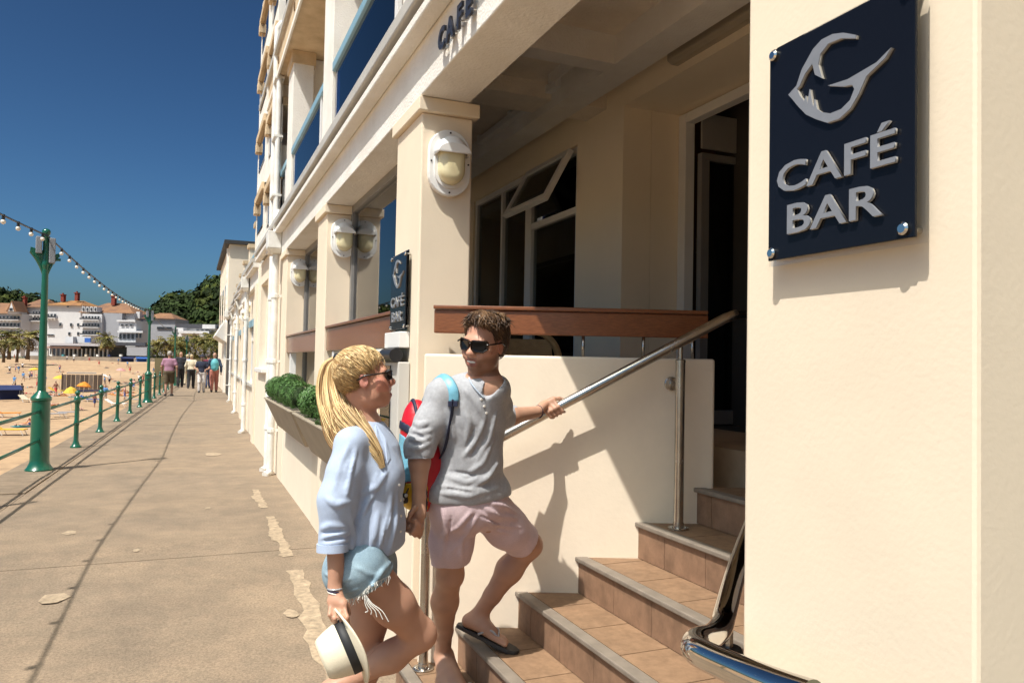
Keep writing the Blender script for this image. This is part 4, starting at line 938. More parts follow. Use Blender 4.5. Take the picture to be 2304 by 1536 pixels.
# left hand closed on the handrail
ra_ = (r1-r0).normalized(); hc = r0.lerp(r1, (1243-962)/(1632-962)); up_ = (Vector((0, 0, 1))-ra_*ra_.z).normalized(); nr = ra_.cross(up_).normalized()
if nr.dot(FW) > 0: nr = -nr    # towards the camera
def rg(al, s_, R_): return hc+ra_*s_+(up_*math.sin(al)+nr*math.cos(al))*R_
B.cone(mj['lwr'], rg(rad(70), -.02, .045), .025, .026, .015, sq=(up_, .8)); B.cone(rg(rad(75), -.035, .043), rg(rad(75), .03, .043), .017, .016, .012)
for i, s_ in enumerate((-.030, -.010, .010, .029)): finger(B, [rg(rad(60), s_, .038), rg(rad(5), s_+.006, .036), rg(rad(-45), s_+.012, .035), rg(rad(-95), s_+.02, .034)], .0092)
finger(B, [rg(rad(90), .03, .042), rg(rad(110), .055, .037), rg(rad(150), .072, .034)], .0105)
def man_col(V):
    L_ = hdm.loc(V); base = np.array((.46, .26, .175)); C = np.tile(base, (len(V), 1)); C *= (1+.10*nz(V, 60, 3))[:, None]
    hd_ = (np.abs(L_[:, 0]) < .1) & (L_[:, 2] > -.14) & (L_[:, 2] < .14)
    C[hd_] = np.array((.53, .27, .18))
    beard = hd_ & (L_[:, 2] < -.036) & (L_[:, 2] > -.125) & (L_[:, 1] > -.02) & ~((L_[:, 2] > -.052) & (np.abs(L_[:, 0]) < .03) & (L_[:, 1] > .088) & (L_[:, 2] > -.046))
    t = .55+.35*nz(V, 900, 5); f = np.clip((-.034-L_[:, 2])/.02, 0, 1)*.62
    C[beard] = C[beard]*(1-f[beard, None])+np.array((.12, .06, .035))*(f*(.7+.5*t))[beard, None]
    lips = hd_ & (np.abs(L_[:, 0]) < .025) & (L_[:, 2] < -.052) & (L_[:, 2] > -.082) & (L_[:, 1] > .090); C[lips] = np.array((.30, .115, .085))
    ear = hd_ & (np.abs(L_[:, 0]) > .068) & (np.abs(L_[:, 2]) < .04); C[ear] = np.array((.46, .20, .13))
    return np.clip(C, 0, 1)
B.build('body', SKIN, man, 2, man_col)
hdm.teeth(TEETH, man)
hdm.glasses('sunglasses', 'dark wayfarer style sunglasses worn by the smiling man', SHELL, LENS, w=.0325, h=.0245, z=.002)
# hair
rnd = random.Random(4); HS = SDF(np.array(hdm.c)-.16, np.array(hdm.c)+.16, .0035)
hdm.ell(HS, (0, -.018, .048), (.080, .102, .080), 0); hdm.ell(HS, (0, -.055, .0), (.074, .060, .075), .03); hdm.ell(HS, (.016, .052, .100), (.052, .040, .028), .04)
HS.cut(hdm.p(0, .056, .066), hdm.f*.80-hdm.u*.60, .012); HS.cut(hdm.p(0, 0, -.062), -hdm.u, .01); hdm.ell(HS, (.085, .012, -.03), (.03, .036, .045), .01, 'sub'); hdm.ell(HS, (-.085, .012, -.03), (.03, .036, .045), .01, 'sub')
HS.ripple(.004, 110, 7, (1, 1, .6)); HS.ripple(.002, 260, 8)
hb_ = np.array((.055, .028, .014)); hl_ = np.array((.19, .105, .05))
HS.build('hair', HAIR, man, 1, lambda V: hb_+(hl_-hb_)*np.clip(.30+.55*nz(V, 160, 9), 0, 1)[:, None])
hair_o = [o for o in man.children if o.name.startswith('hair')][-1]; hv = np.array([v.co for v in hair_o.data.vertices]); cv = []
for i in rnd.sample(range(len(hv)), 1500):
    p = Vector(hv[i]); x, y, z = hdm.loc(hv[i][None])[0]; nrm = (p-hdm.p(0, -.016, .02)).normalized()
    if z < -.05: continue
    if z > .075: d = hdm.f*(.75 if y > 0 else .2)+hdm.x*(.55 if x > -.02 else -.3)+nrm*.35
    else: d = -hdm.u*.8+hdm.f*(-.5 if abs(x) > .05 else 0)+hdm.x*(.25 if x > 0 else -.25)*(1 if y > .03 else 0)
    if y > .045 and z < .09: d = hdm.x*(.8 if x > -.015 else -.8)+hdm.u*.5+nrm*.3
    d = d+Vector((rnd.uniform(-.35, .35), rnd.uniform(-.35, .35), rnd.uniform(-.35, .35))); d = (d-nrm*d.dot(nrm)*.8).normalized(); l = rnd.uniform(.022, .048); t_ = min(1, max(0, .35+.6*math.sin(x*75+1.3*math.sin(y*60))+rnd.uniform(-.45, .45)))
    col = hb_+(hl_-hb_)*t_
    cv.append(([p-d*l*.4-nrm*.004, p+nrm*.002, p+d*l*.5+nrm*.0015, p+d*l-nrm*.006], rnd.uniform(.0012, .0024), .6, col))
strands('hair_locks', cv, HAIR, man, 4)
# shirt
LINEN = mat('grey_marl_linen', (.385, .39, .41), .9, .10, 90, .5, 420, sheen=.15, bdist=.0012, obj=False)
mul_noise(LINEN, 30., (.92, .92, .93), (1.03, 1.03, 1.03), 4, pos=True)
s0, s1 = body_box([mj[k] for k in ('neck', 'rsh', 'lsh', 'rel', 'lel')]+[A(975, 1125, 3.1), A(1140, 1130, 3.2), A(1150, 940, 3.45)], .14)
T = SDF(s0, s1, .0046)
T.cone(mj['neck']-Vector((0, 0, .03)), A(1060, 930, 3.12), .070, .10, .05)
for sh in ('rsh', 'lsh'): T.cone(mj['neck']-Vector((0, 0, .026)), mj[sh], .050, .055, .05)
T.ell(A(1056, 940, 3.12), (.165, .112, .185), cax, .05); T.ell(A(1060, 1040, 3.13), (.142, .108, .15), cax, .05); T.ell(A(1055, 1110, 3.14), (.160, .118, .085), cax, .05); T.cone(A(1010, 1105, 3.08), A(1105, 1110, 3.2), .088, .082, .05)
T.chain([mj['rsh'], mj['rsh'].lerp(mj['rel'], .55), mj['rel'], A(943, 1036, 2.965)], [.048, .050, .048, .045], .05); T.chain([mj['lsh'], mj['lsh'].lerp(mj['lel'], .55), mj['lel'], A(1158, 934, 3.42)], [.052, .050, .046, .043], .03)
fw = (mj['rwr']-mj['rel']).normalized(); T.cut(A(942, 1028, 2.965), fw, .004, near=(A(942, 1062, 2.96), .10)); fl_ = (mj['lwr']-mj['lel']).normalized(); T.cut(A(1151, 935, 3.41), fl_, .004, near=(A(1190, 929, 3.46), .085))
T.cut(A(1055, 1122, 3.1), Vector((0, 0, -1))+CF*-.10+CX*.05, .006, near=(A(1055, 1190, 3.12), .26))
T.ripple(.0035, 20, 11, (1, 1, .75)); T.ripple(.0022, 34, 12, (1, 1, .5), ridge=True)
for pts in (((922, 965), (945, 975), (968, 968)), ((920, 985), (945, 992), (966, 982)), ((919, 1005), (940, 1008), (964, 998)), ((925, 945), (945, 958), (962, 950)), ((1000, 915), (1015, 955), (1022, 990)), ((1040, 905), (1055, 950), (1050, 1000)), ((1090, 940), (1075, 985), (1040, 1030)), ((1115, 930), (1100, 985), (1070, 1040)), ((1110, 985), (1085, 1040), (1040, 1075)), ((985, 1090), (1030, 1105), (1090, 1100)), ((1000, 1070), (1050, 1085), (1110, 1065)), ((990, 1108), (1050, 1116), (1120, 1098)), ((1040, 870), (1070, 905), (1092, 945)), ((1120, 1040), (1095, 1075), (1060, 1095))): T.fold(pts, .0075, .014)
for pts in (((930, 975), (955, 985)), ((924, 996), (950, 1000)), ((1068, 960), (1048, 1012)), ((1095, 960), (1060, 1030)), ((1000, 1098), (1060, 1108)), ((1010, 1060), (1070, 1068))): T.fold(pts, .005, .008, 'sub')
T.cone(mj['neck']+Vector((0, 0, .06)), mj['neck']-Vector((0, 0, .012))+CF*.01, .062, .060, .008, 'sub'); T.cone(mj['neck']+CF*.05+Vector((0, 0, .02)), A(1094, 888, 3.00), .036, .019, .006, 'sub'); T.cone(A(1094, 886, 2.995), A(1102, 920, 2.985), .019, .005, .006, 'sub')
shirt = T.build('shirt', LINEN, man, 1)
cb = MB(); cb.tube(spline([surf(shirt, 1056, 850, .002), surf(shirt, 1063, 866, .002), surf(shirt, 1076, 882, .002), surf(shirt, 1090, 896, .002)], 4), .007, 6, flat=.5); cb.build('collar', mat('pale_blue_trim', (.45, .52, .62), .8), shirt, smooth=True)
for (x, y) in ((1083, 898), (1089, 914), (1094, 929)): MB().lathe([(.0055, -.002), (.0055, .003), (.003, .0035)], surf(shirt, x, y), 8, CF).build('button', TEETH, shirt)
# rolled cuffs
MB().tube([A(942, 1022, 2.965), A(942, 1031, 2.963)], .052, 16).build('cuff', LINEN, shirt, smooth='auto'); MB().tube([A(1141, 937, 3.395), A(1151, 935, 3.41)], .0465, 16).build('cuff', LINEN, shirt, smooth='auto')
# shorts
PINK = mat('pale_pink_cotton', (.60, .455, .475), .85, .05, 12, .5, 300, sheen=.1, bdist=.001, obj=False); mul_noise(PINK, 260., .92, 1.03, 2, pos=True)
q0, q1 = body_box([mj['rhip'], mj['lhip'], mj['rkn'], mj['lkn'], A(1055, 1100, 3.14)], .15); P = SDF(q0, q1, .0048)
P.ell(A(1052, 1120, 3.14), (.155, .115, .10), cax, .04); P.ell(A(1050, 1155, 3.14), (.145, .112, .08), cax, .05)
P.chain([mj['rhip']+Vector((0, 0, .03)), mj['rhip'].lerp(mj['rkn'], .5), mj['rhip'].lerp(mj['rkn'], 1.1)], [.094, .086, .078], .04); P.chain([mj['lhip']+Vector((0, 0, .03)), mj['lhip'].lerp(mj['lkn'], .5), mj['lhip'].lerp(mj['lkn'], 1.1)], [.096, .088, .079], .03)
P.cut(A(1012, 1268, 3.18), Vector((0, 0, -1))+cvec(.12, 0, 0), .004, near=(A(1012, 1330, 3.22), .17)); td = (mj['lkn']-mj['lhip']).normalized(); P.cut(mj['lhip'].lerp(mj['lkn'], .86), td, .004, near=(mj['lhip'].lerp(mj['lkn'], 1.2), .15))
P.ripple(.003, 22, 21); P.ripple(.002, 36, 22, (1, 1, .6), ridge=True)
for pts in (((1060, 1150), (1030, 1185), (990, 1205)), ((1075, 1160), (1050, 1200), (1015, 1240)), ((1085, 1140), (1120, 1160), (1165, 1165)), ((1080, 1165), (1115, 1190), (1150, 1200)), ((1078, 1150), (1105, 1178), (1170, 1185)), ((1000, 1150), (1003, 1200), (995, 1255)), ((1040, 1210), (1035, 1240), (1040, 1262)), ((1100, 1130), (1140, 1140), (1170, 1160))): P.fold(pts, .0065, .012)
for pts in (((1068, 1155), (1042, 1192)), ((1082, 1160), (1130, 1180)), ((1015, 1160), (1008, 1230))): P.fold(pts, .004, .006, 'sub')
shorts = P.build('shorts', PINK, man, 1)
# bracelets
MB().lathe([(.0285, -.004), (.031, 0), (.0285, .004)], mj['lwr'].lerp(hc, .12), 16, (mj['lwr']-mj['lel'])).build('bracelet', mat('dark_cord', (.03, .02, .05), .8), man, smooth=True)
# flip-flops
RUB = mat('dark_rubber', (.035, .032, .03), .55); STRAP = mat('silver_strap', (.42, .42, .43), .35, metal=.3)
def flipflop(heel, toe, up, label):
    f = (toe-heel).normalized(); u = (Vector(up)-f*Vector(up).dot(f)).normalized(); s_ = f.cross(u); Lf = (toe-heel).length+.03; F0 = thing('flip_flop', label, 'sandal', heel)
    out = [(-.02, .0), (-.012, .028), (.06, .034), (.13, .036), (.2, .047), (.25, .040), (.275, .02), (.28, 0), (.275, -.02), (.25, -.036), (.2, -.043), (.13, -.032), (.06, -.032), (-.012, -.028)]
    k = Lf/.262; MB().prism([(a*k, b) for a, b in out][::-1], -.020, -.001, lambda a, b, c: heel+f*a+s_*b+u*c).build('sole', RUB, F0, bevel=.004)
    tp = heel+f*Lf*.72+u*.018+s_*.018
    for q in (-1, 1): MB().tube(spline([tp, heel+f*Lf*.58+s_*.03*q+u*.040, heel+f*Lf*.40+s_*.040*q+u*.004], 4), .0055, 6).build('strap', STRAP, F0, smooth=True)
    return F0
flipflop(lheel, ltoe, cvec(.25, .95, 0), 'dark flip-flop with silver strap on the raised front foot'); flipflop(rheel, rtoe, (0, 0, 1), 'dark flip-flop on the back foot, lowest step')
# backpack
RED = mat('red_nylon', (.52, .008, .02), .4, .08, 8, .4, 40, bdist=.006); SKYB = mat('pale_blue_nylon', (.16, .40, .52), .45, .08, 8, .4, 40, bdist=.006); NAVY = mat('navy_webbing', (.012, .016, .045), .6, .1, 40, .3, 300); YEL = mat('yellow_nylon', (.68, .42, .015), .45, .06, 8, .4, 40, bdist=.006)
BPT = thing('backpack', 'red, pale blue and yellow backpack slung behind the man', 'backpack', A(940, 1145, 3.2))
bc = A(947, 1028, 3.12); bu = cvec(-.08, 1, 0).normalized(); bx = cvec(.88, .08, .30).normalized(); bf = bu.cross(bx).normalized(); bax = [tuple(bx), tuple(bf), tuple(bu)]
def pack(name, m, bands, infl=0.):
    Q = SDF(np.array(bc)-.36, np.array(bc)+.36, .006); Q.ell(bc+bu*.03, (.080+infl, .085+infl, .205+infl), bax, 0); Q.cone(bc-bu*.135+bx*.018, bc-bu*.01+bx*.02, .080+infl, .085+infl, .06); Q.cone(bc-bu*.10+bx*.045-bf*.02, bc-bu*.03+bx*.05-bf*.02, .070+infl, .068+infl, .05); Q.cone(bc-bu*.13-bx*.025, bc-bu*.05-bx*.025, .080+infl, .085+infl, .05); Q.ripple(.006, 26, 3)
    for o, n in bands: Q.cut(o, n, .0)
    return Q.build(name, m, BPT, 1)
pack('main_body', RED, [])
pack('blue_panel', SKYB, [(bc+bu*.055-bx*.02, bu+bx*.9), (bc-bu*.075, -bu+bx*.1), (bc-bx*.022, bx*1+bu*.1)], .004)
pack('yellow_base', YEL, [(bc-bu*.078, bu-bx*.1), (bc-bx*.004, bx)], .005)
pack('navy_band', NAVY, [(bc+bu*.115-bx*.02, bu+bx*.9), (bc+bu*.075-bx*.02, -bu-bx*.9), (bc+bx*.01, bx)], .007)
pack('navy_seam', NAVY, [(bc-bx*.006, bx), (bc-bx*.020, -bx)], .008)
pkb = [o for o in bpy.data.objects if o.name.startswith('yellow_base')][-1]
for i, (x0, y0, x1, y1) in enumerate(((889, 1112, 914, 1086), (888, 1094, 908, 1074), (907, 1126, 920, 1096))):
    MB().tube([surf(pkb, x0+(x1-x0)*t, y0+(y1-y0)*t, .001) for t in (.05, .35, .65, .95)], .006, 6, flat=.5).build('black_stripe', BLACK, BPT)
ep = surf(pkb, 911, 1120); MB().ball(ep, .022, 12, 8, sc=(1, .6, 1)).build('emblem_patch', BLACK, BPT, smooth=True)
for dx, dy in ((3, -6), (-5, 3)): MB().ball(at(911+dx, 1120+dy, (ep-Vector((0, 0, EYE))).dot(FW)-.016), .0075, 8, 6).build('emblem_mark', TEETH, BPT, smooth=True)
stp = [surf(shirt, x, y, .004) for x, y in ((1000, 850), (1012, 862), (1020, 880), (1021, 903))]
MB().tube(spline([A(948, 915, 3.16), A(966, 872, 3.12), A(985, 848, 3.07)]+stp, 6), .021, 10, flat=.22).build('shoulder_strap', SKYB, BPT, smooth=True)
MB().tube(spline([surf(shirt, x, y, .003) for x, y in ((1020, 898), (1016, 935), (1009, 975), (1000, 1012))]+[A(985, 1040, 3.08)], 6), .016, 8, flat=.22).build('strap_webbing', NAVY, BPT, smooth=True)
MB().obox(surf(shirt, 1019, 908, .006), cvec(.019, 0, 0), cvec(0, .011, 0), cvec(0, 0, .005)).build('strap_buckle', NAVY, BPT, bevel=.002)
# ------------------------------------------------------------------ the woman
woman = thing('person', 'blonde woman in blue shirt and denim shorts seen from behind, holding a straw hat', 'person', (.55, 2.6, gz(2.6)))
WF = cvec(.99, 0, -.10).normalized(); WS = cvec(-.10, 0, -.99).normalized(); wax = [tuple(WF), tuple(WS), (0, 0, 1)]
hdw = Head(A(818, 850, 2.76), cvec(.965, .10, .24), cvec(-.10, 1, 0), .945)
wj = dict(neck=A(826, 962, 2.78), rsh=A(787, 1000, 2.64), lsh=A(852, 992, 2.92), rel=A(757, 1125, 2.58), rwr=A(753, 1318, 2.56), lel=A(872, 1110, 2.98), lwr=A(899, 1172, 2.94), rhip=A(806, 1272, 2.66), lhip=A(836, 1268, 2.86), rkn=A(948, 1428, 2.84), ran=A(742, 1552, 2.78), lkn=A(822, 1500, 2.92), lan=Vector((0, 0, 0)))
lf_ = onz(800, 1800, gz(2.5)); wj['lan'] = Vector((lf_.x, lf_.y, gz(2.5)+.09))
lo, hi = body_box(list(wj.values())+[hdw.c, A(765, 1425, 2.5), lf_], .16)
B = SDF(lo, hi, .0037)
hdw.sculpt(B, 1, 1.)
B.cone(hdw.p(0, -.03, -.05), wj['neck'], .043, .046, .015); B.cone(wj['neck'], A(832, 1010, 2.78), .05, .075, .04)
for sh in ('rsh', 'lsh'): B.cone(wj['neck']-Vector((0, 0, .025)), wj[sh], .040, .040, .035)
B.ell(A(838, 1060, 2.78), (.085, .125, .15), wax, .05); B.ell(A(834, 1150, 2.78), (.075, .105, .12), wax, .05); B.ell(A(815, 1245, 2.77), (.095, .14, .09), wax, .05)
B.chain([wj['rsh'], wj['rel']], [.042, .034], .03); B.chain([wj['rel'], wj['rel'].lerp(wj['rwr'], .3), wj['rwr']], [.034, .034, .0215], .02); B.chain([wj['lsh'], wj['lel'], wj['lwr']], [.042, .033, .0215], .02)
limb_leg(B, wj['rhip'], wj['rkn'], wj['ran'], .086, .053, .054, .032, back=cvec(-.3, -.9, 0)); limb_leg(B, wj['lhip'], wj['lkn'], wj['lan'], .084, .052, .053, .032, back=cvec(-.9, 0, 0))
foot(B, wj['lan'], Vector((lf_.x-.05, lf_.y, gz(2.5)+.002)), Vector((lf_.x+.18, lf_.y+.03, gz(2.5)+.002))); foot(B, wj['ran'], A(722, 1545, 2.78), A(712, 1665, 2.76), up=cvec(1, .1, 0))
# right hand holding the hat brim
B.cone(wj['rwr'], A(757, 1352, 2.54), .0215, .028, .012, sq=(cvec(0, 0, 1), .75)); B.cone(A(748, 1352, 2.545), A(772, 1358, 2.535), .018, .017, .012)
for (x0, y0, x1, y1, x2, y2, r) in ((744, 1362, 742, 1382, 748, 1396, .0078), (754, 1366, 753, 1390, 757, 1406, .0082), (764, 1366, 767, 1388, 770, 1404, .0082), (774, 1362, 781, 1388, 787, 1416, .0078)): finger(B, [A(x0, y0, 2.53), A(x1, y1, 2.505), A(x2, y2, 2.515)], r)
finger(B, [A(766, 1342, 2.56), A(782, 1360, 2.58), A(786, 1380, 2.575)], .009)
# left hand in the man's hand
B.cone(wj['lwr'], A(914, 1180, 2.925), .0215, .025, .012); 
for i, (x0, y0, x1, y1, x2, y2) in enumerate(((917, 1172, 934, 1170, 946, 1182), (919, 1180, 936, 1180, 945, 1192), (918, 1187, 932, 1190, 940, 1200), (916, 1193, 927, 1198, 934, 1206))): finger(B, [A(x0, y0, 2.91), A(x1, y1, 2.868), A(x2, y2, 2.885)], .0080)
def wom_col(V):
    L_ = hdw.loc(V); C = np.tile(np.array((.50, .275, .185)), (len(V), 1)); C *= (1+.06*nz(V, 50, 3))[:, None]
    hd_ = (np.abs(L_[:, 0]) < .1) & (L_[:, 2] > -.14) & (L_[:, 2] < .14); C[hd_] = np.array((.54, .27, .18))
    ck = hd_ & (L_[:, 1] > .04) & (L_[:, 2] < .0) & (L_[:, 2] > -.06); C[ck] = np.array((.56, .24, .165))
    lips = hd_ & (np.abs(L_[:, 0]) < .022) & (L_[:, 2] < -.052) & (L_[:, 2] > -.082) & (L_[:, 1] > .089); C[lips] = np.array((.42, .12, .11))
    ear = hd_ & (np.abs(L_[:, 0]) > .068); C[ear] = np.array((.58, .25, .19)); return C
B.build('body', SKIN, woman, 2, wom_col); hdw.teeth(TEETH, woman)
hdw.glasses('sunglasses', 'small dark sunglasses worn by the blonde woman', SHELL, LENS, w=.027, h=.020, z=.002)
# hair drawn back to a high ponytail
yb, yd = np.array((.66, .42, .17)), np.array((.26, .145, .055)); yl = np.array((.82, .60, .30))
HS = SDF(np.array(hdw.c)-.17, np.array(hdw.c)+.17, .0038)
hdw.ell(HS, (0, -.014, .042), (.080, .101, .084), 0); hdw.ell(HS, (0, -.058, .01), (.070, .050, .065), .03); HS.cut(hdw.p(0, .052, .062), hdw.f*.84-hdw.u*.54, .014); HS.cut(hdw.p(0, -.02, -.050), hdw.f*.50-hdw.u*.87, .012); hdw.ell(HS, (.088, .012, -.03), (.032, .040, .052), .01, 'sub'); hdw.ell(HS, (-.088, .012, -.03), (.032, .040, .052), .01, 'sub'); HS.ripple(.002, 140, 7)
HS.build('hair', HAIR, woman, 1, lambda V: yd*1.3+(yb-yd*1.3)*np.clip(.55+.5*nz(V, 130, 9), 0, 1)[:, None])
tie = A(759, 806, 2.80); rnd = random.Random(9); cv = []
hair_o = [o for o in woman.children if o.name.startswith('hair')][-1]; hv = np.array([v.co for v in hair_o.data.vertices])
for i in rnd.sample(range(len(hv)), 1500):
    p = Vector(hv[i]); x, y, z = hdw.loc(hv[i][None])[0]; nrm = (p-hdw.p(0, -.016, .02)).normalized(); d = (tie-p); dl = d.length
    if dl < .02: continue
    d = d.normalized(); d = (d-nrm*d.dot(nrm)*.85).normalized(); l = min(dl*.8, rnd.uniform(.04, .075)); t_ = rnd.random(); col = yd+(yb-yd)*t_ if z < .02 else yd*1.2+(yl-yd*1.2)*t_
    pts = [p-d*l*.3-nrm*.002, p+nrm*.0005]
    q = p
    for k in range(3):
        q = q+d*l*.33; L_ = hdw.loc(np.array(q)[None])[0]; nn = (q-hdw.p(0, -.016, .03)); rr = math.sqrt((L_[0]/.0815)**2+((L_[1]+.014)/.1025)**2+((L_[2]-.042)/.0855)**2); ct = hdw.p(0, -.014, .042); q = ct+(q-ct)/max(.3, rr); pts.append(q)
    cv.append((pts, rnd.uniform(.0011, .0021), .6, col))
# loose wisps at the hairline
for i in range(40):
    x = rnd.uniform(-.05, .05); p = hdw.p(x, .072-abs(x)*.3, .075+rnd.uniform(-.01, .012)); d = hdw.u*.7-hdw.f*.5+hdw.x*rnd.uniform(-.5, .5); cv.append(([p, p+d*.012, p+d*.025-hdw.f*.01, p+d*.03-hdw.f*.035], .0012, .6, yl))
strands('hair_locks', cv, HAIR, woman, 4)
cv = []
spine = [(759, 805, 2.80), (745, 826, 2.80), (744, 868, 2.79), (755, 912, 2.76), (775, 945, 2.73), (800, 970, 2.70), (826, 995, 2.67), (848, 1022, 2.655), (862, 1052, 2.65)]
wdt = [.012, .034, .050, .062, .066, .056, .040, .026, .010]; SP = [A(*q) for q in spine]
for i in range(700):
    a, r = rnd.uniform(0, 6.283), math.sqrt(rnd.random()); end = rnd.choice((6, 7, 8, 8, 9)) if rnd.random() < .7 else 5; pts = []
    ox, oy = math.cos(a)*r, math.sin(a)*r; ph = rnd.uniform(0, 6)
    drop = rnd.random() < .32
    for k in range(min(end, 9)):
        t = (SP[min(k+1, 8)]-SP[max(k-1, 0)]).normalized(); sd = t.cross(FW).normalized(); dp = t.cross(sd)
        w_ = wdt[k]*(1+.12*math.sin(ph+k)); q = SP[k]+sd*ox*w_+dp*oy*w_*.62
        if drop and k >= 4: q = q+Vector((0, 0, -.02*(k-3)))+cvec(-.012, 0, 0)*(k-3)
        pts.append(q)
    t_ = rnd.random(); col = yd*1.1+(yl-yd*1.1)*min(1, t_*1.1) if rnd.random() < .85 else yd
    cv.append((spline(pts, 3), rnd.uniform(.0018, .0042), .5, col))
strands('ponytail', cv, HAIR, woman, 5)
MB().lathe([(.010, -.012), (.018, -.010), (.020, 0), (.018, .010), (.010, .012)], tie+cvec(.004, .002, 0), 12, (SP[1]-SP[0])).build('hair_tie', BLACK, woman, smooth=True)
# shirt
BLUE = mat('pale_blue_oxford', (.40, .475, .62), .85, .05, 10, .5, 420, sheen=.12, bdist=.001, obj=False); mul_noise(BLUE, 300., .93, 1.03, 2, pos=True)
s0, s1 = body_box([wj[k] for k in ('neck', 'rsh', 'lsh', 'rel', 'lel')]+[A(712, 1250, 2.5), A(912, 1262, 2.9), A(905, 1200, 2.95)], .13)
T = SDF(s0, s1, .0046)
T.cone(wj['neck']-Vector((0, 0, .02)), A(832, 1010, 2.78), .052, .085, .04)
for sh in ('rsh', 'lsh'): T.cone(wj['neck']-Vector((0, 0, .022)), wj[sh], .044, .044, .05)
T.ell(A(838, 1062, 2.78), (.106, .150, .165), wax, .05); T.ell(A(836, 1160, 2.78), (.112, .155, .14), wax, .05); T.cone(A(818, 1210, 2.78), A(818, 1262, 2.78), .118, .124, .05, sq=(WS, 1.42)); T.cone(A(850, 1180, 2.79), A(868, 1240, 2.80), .080, .062, .05, sq=(WS, 1.6))
T.ell(A(876, 1075, 2.74), (.04, .06, .055), wax, .06)
T.chain([wj['rsh'], wj['rsh'].lerp(wj['rel'], .5), wj['rel'], A(748, 1246, 2.57)], [.044, .050, .053, .050], .05); T.chain([wj['lsh'], wj['lel'], A(884, 1140, 2.965)], [.052, .052, .044], .03)
T.cut(A(748, 1238, 2.565), wj['rwr']-wj['rel'], .003, near=(A(747, 1284, 2.56), .095))
T.cut(A(880, 1135, 2.97), wj['lwr']-wj['lel'], .003, near=(A(897, 1165, 2.945), .055))
T.cut(A(820, 1262, 2.63), Vector((0, 0, -1))+WF*.10, .006, near=(A(830, 1345, 2.78), .32)); T.cut(A(880, 1246, 2.7), WF*.62-Vector((0, 0, .78)), .006, near=(A(915, 1290, 2.78), .14))
T.ripple(.004, 18, 31, (1, 1, .7)); T.ripple(.0022, 32, 32, (1, 1, .45), ridge=True)
for pts in (((722, 1190), (745, 1180), (782, 1188)), ((722, 1212), (750, 1205), (785, 1196)), ((722, 1225), (752, 1222), (780, 1214)), ((785, 1000), (765, 1045), (752, 1100)), ((800, 1010), (785, 1060), (778, 1120)), ((735, 1120), (755, 1135), (785, 1128)), ((850, 1060), (835, 1120), (800, 1180)), ((880, 1110), (872, 1170), (850, 1235)), ((893, 1110), (888, 1180), (875, 1240)), ((830, 1120), (815, 1180), (808, 1235)), ((850, 1150), (842, 1200), (828, 1240)), ((870, 1060), (845, 1095), (812, 1110)), ((785, 1150), (792, 1200), (790, 1245))): T.fold(pts, .007, .013)
for pts in (((728, 1198), (770, 1192)), ((728, 1216), (772, 1208)), ((793, 1020), (776, 1090)), ((842, 1120), (815, 1180)), ((880, 1150), (864, 1220))): T.fold(pts, .0045, .007, 'sub')
T.cone(wj['neck']+Vector((0, 0, .06)), wj['neck']-Vector((0, 0, .016)), .052, .049, .008, 'sub')
shirt = T.build('shirt', BLUE, woman, 1)
q = MB(); q.hexa([surf(shirt, 858, 985, .0), surf(shirt, 880, 1030, .004), surf(shirt, 872, 1045, .004), surf(shirt, 850, 1002, .002)], [A(846, 948, 2.72), A(868, 985, 2.70), A(862, 1010, 2.69), A(838, 965, 2.71)]); q.build('collar', BLUE, shirt, bevel=.003)
MB().tube([A(748.5, 1222, 2.568), A(748, 1240, 2.565)], .0535, 18).build('cuff', BLUE, shirt, smooth='auto')
for (x, y) in ((898, 1090), (901, 1125), (902, 1160), (901, 1195)): MB().lathe([(.0045, -.001), (.0045, .0025)], surf(shirt, x, y, .001), 8, cvec(.7, 0, -.7)).build('button', TEETH, shirt)
# denim shorts
DEN = mat('washed_denim', (.20, .30, .38), .85, bump=.5, bscale=350, col2=(.33, .45, .52), vscale=9, bdist=.0015, obj=False); mul_noise(DEN, 320., .85, 1.08, 2, pos=True)
q0, q1 = body_box([wj['rhip'], wj['lhip'], wj['rhip'].lerp(wj['rkn'], .5), A(720, 1300, 2.75), A(890, 1250, 2.8)], .15); P = SDF(q0, q1, .0046)
P.ell(A(808, 1262, 2.77), (.105, .145, .095), wax, .04); P.ell(A(774, 1292, 2.70), (.075, .075, .080), wax, .05); P.ell(A(790, 1290, 2.86), (.085, .070, .085), wax, .05)
P.chain([wj['rhip'], wj['rhip'].lerp(wj['rkn'], .55)], [.100, .088], .03); P.chain([wj['lhip'], wj['lhip'].lerp(wj['lkn'], .6)], [.095, .090], .03); 
hn = (wj['rkn']-wj['rhip']).normalized(); hn = (hn+cvec(.25, -.45, 0)).normalized(); P.cut(A(845, 1318, 2.62), hn, .003, near=(A(900, 1392, 2.7), .19)); P.cut(A(800, 1352, 2.7), Vector((0, 0, -1)), .003, near=(A(800, 1430, 2.8), .16))
P.ripple(.004, 34, 41)
for pts in (((800, 1275), (830, 1290), (862, 1296)), ((880, 1262), (858, 1290), (838, 1318)), ((870, 1268), (848, 1300), (828, 1335)), ((730, 1290), (760, 1305), (790, 1300)), ((745, 1325), (775, 1332), (810, 1322))): P.fold(pts, .005, .009)
shorts = P.build('shorts', DEN, woman, 1)
fr_m = mat('white_frayed_threads', (.70, .68, .62), .9); rnd = random.Random(2); fb = MB()
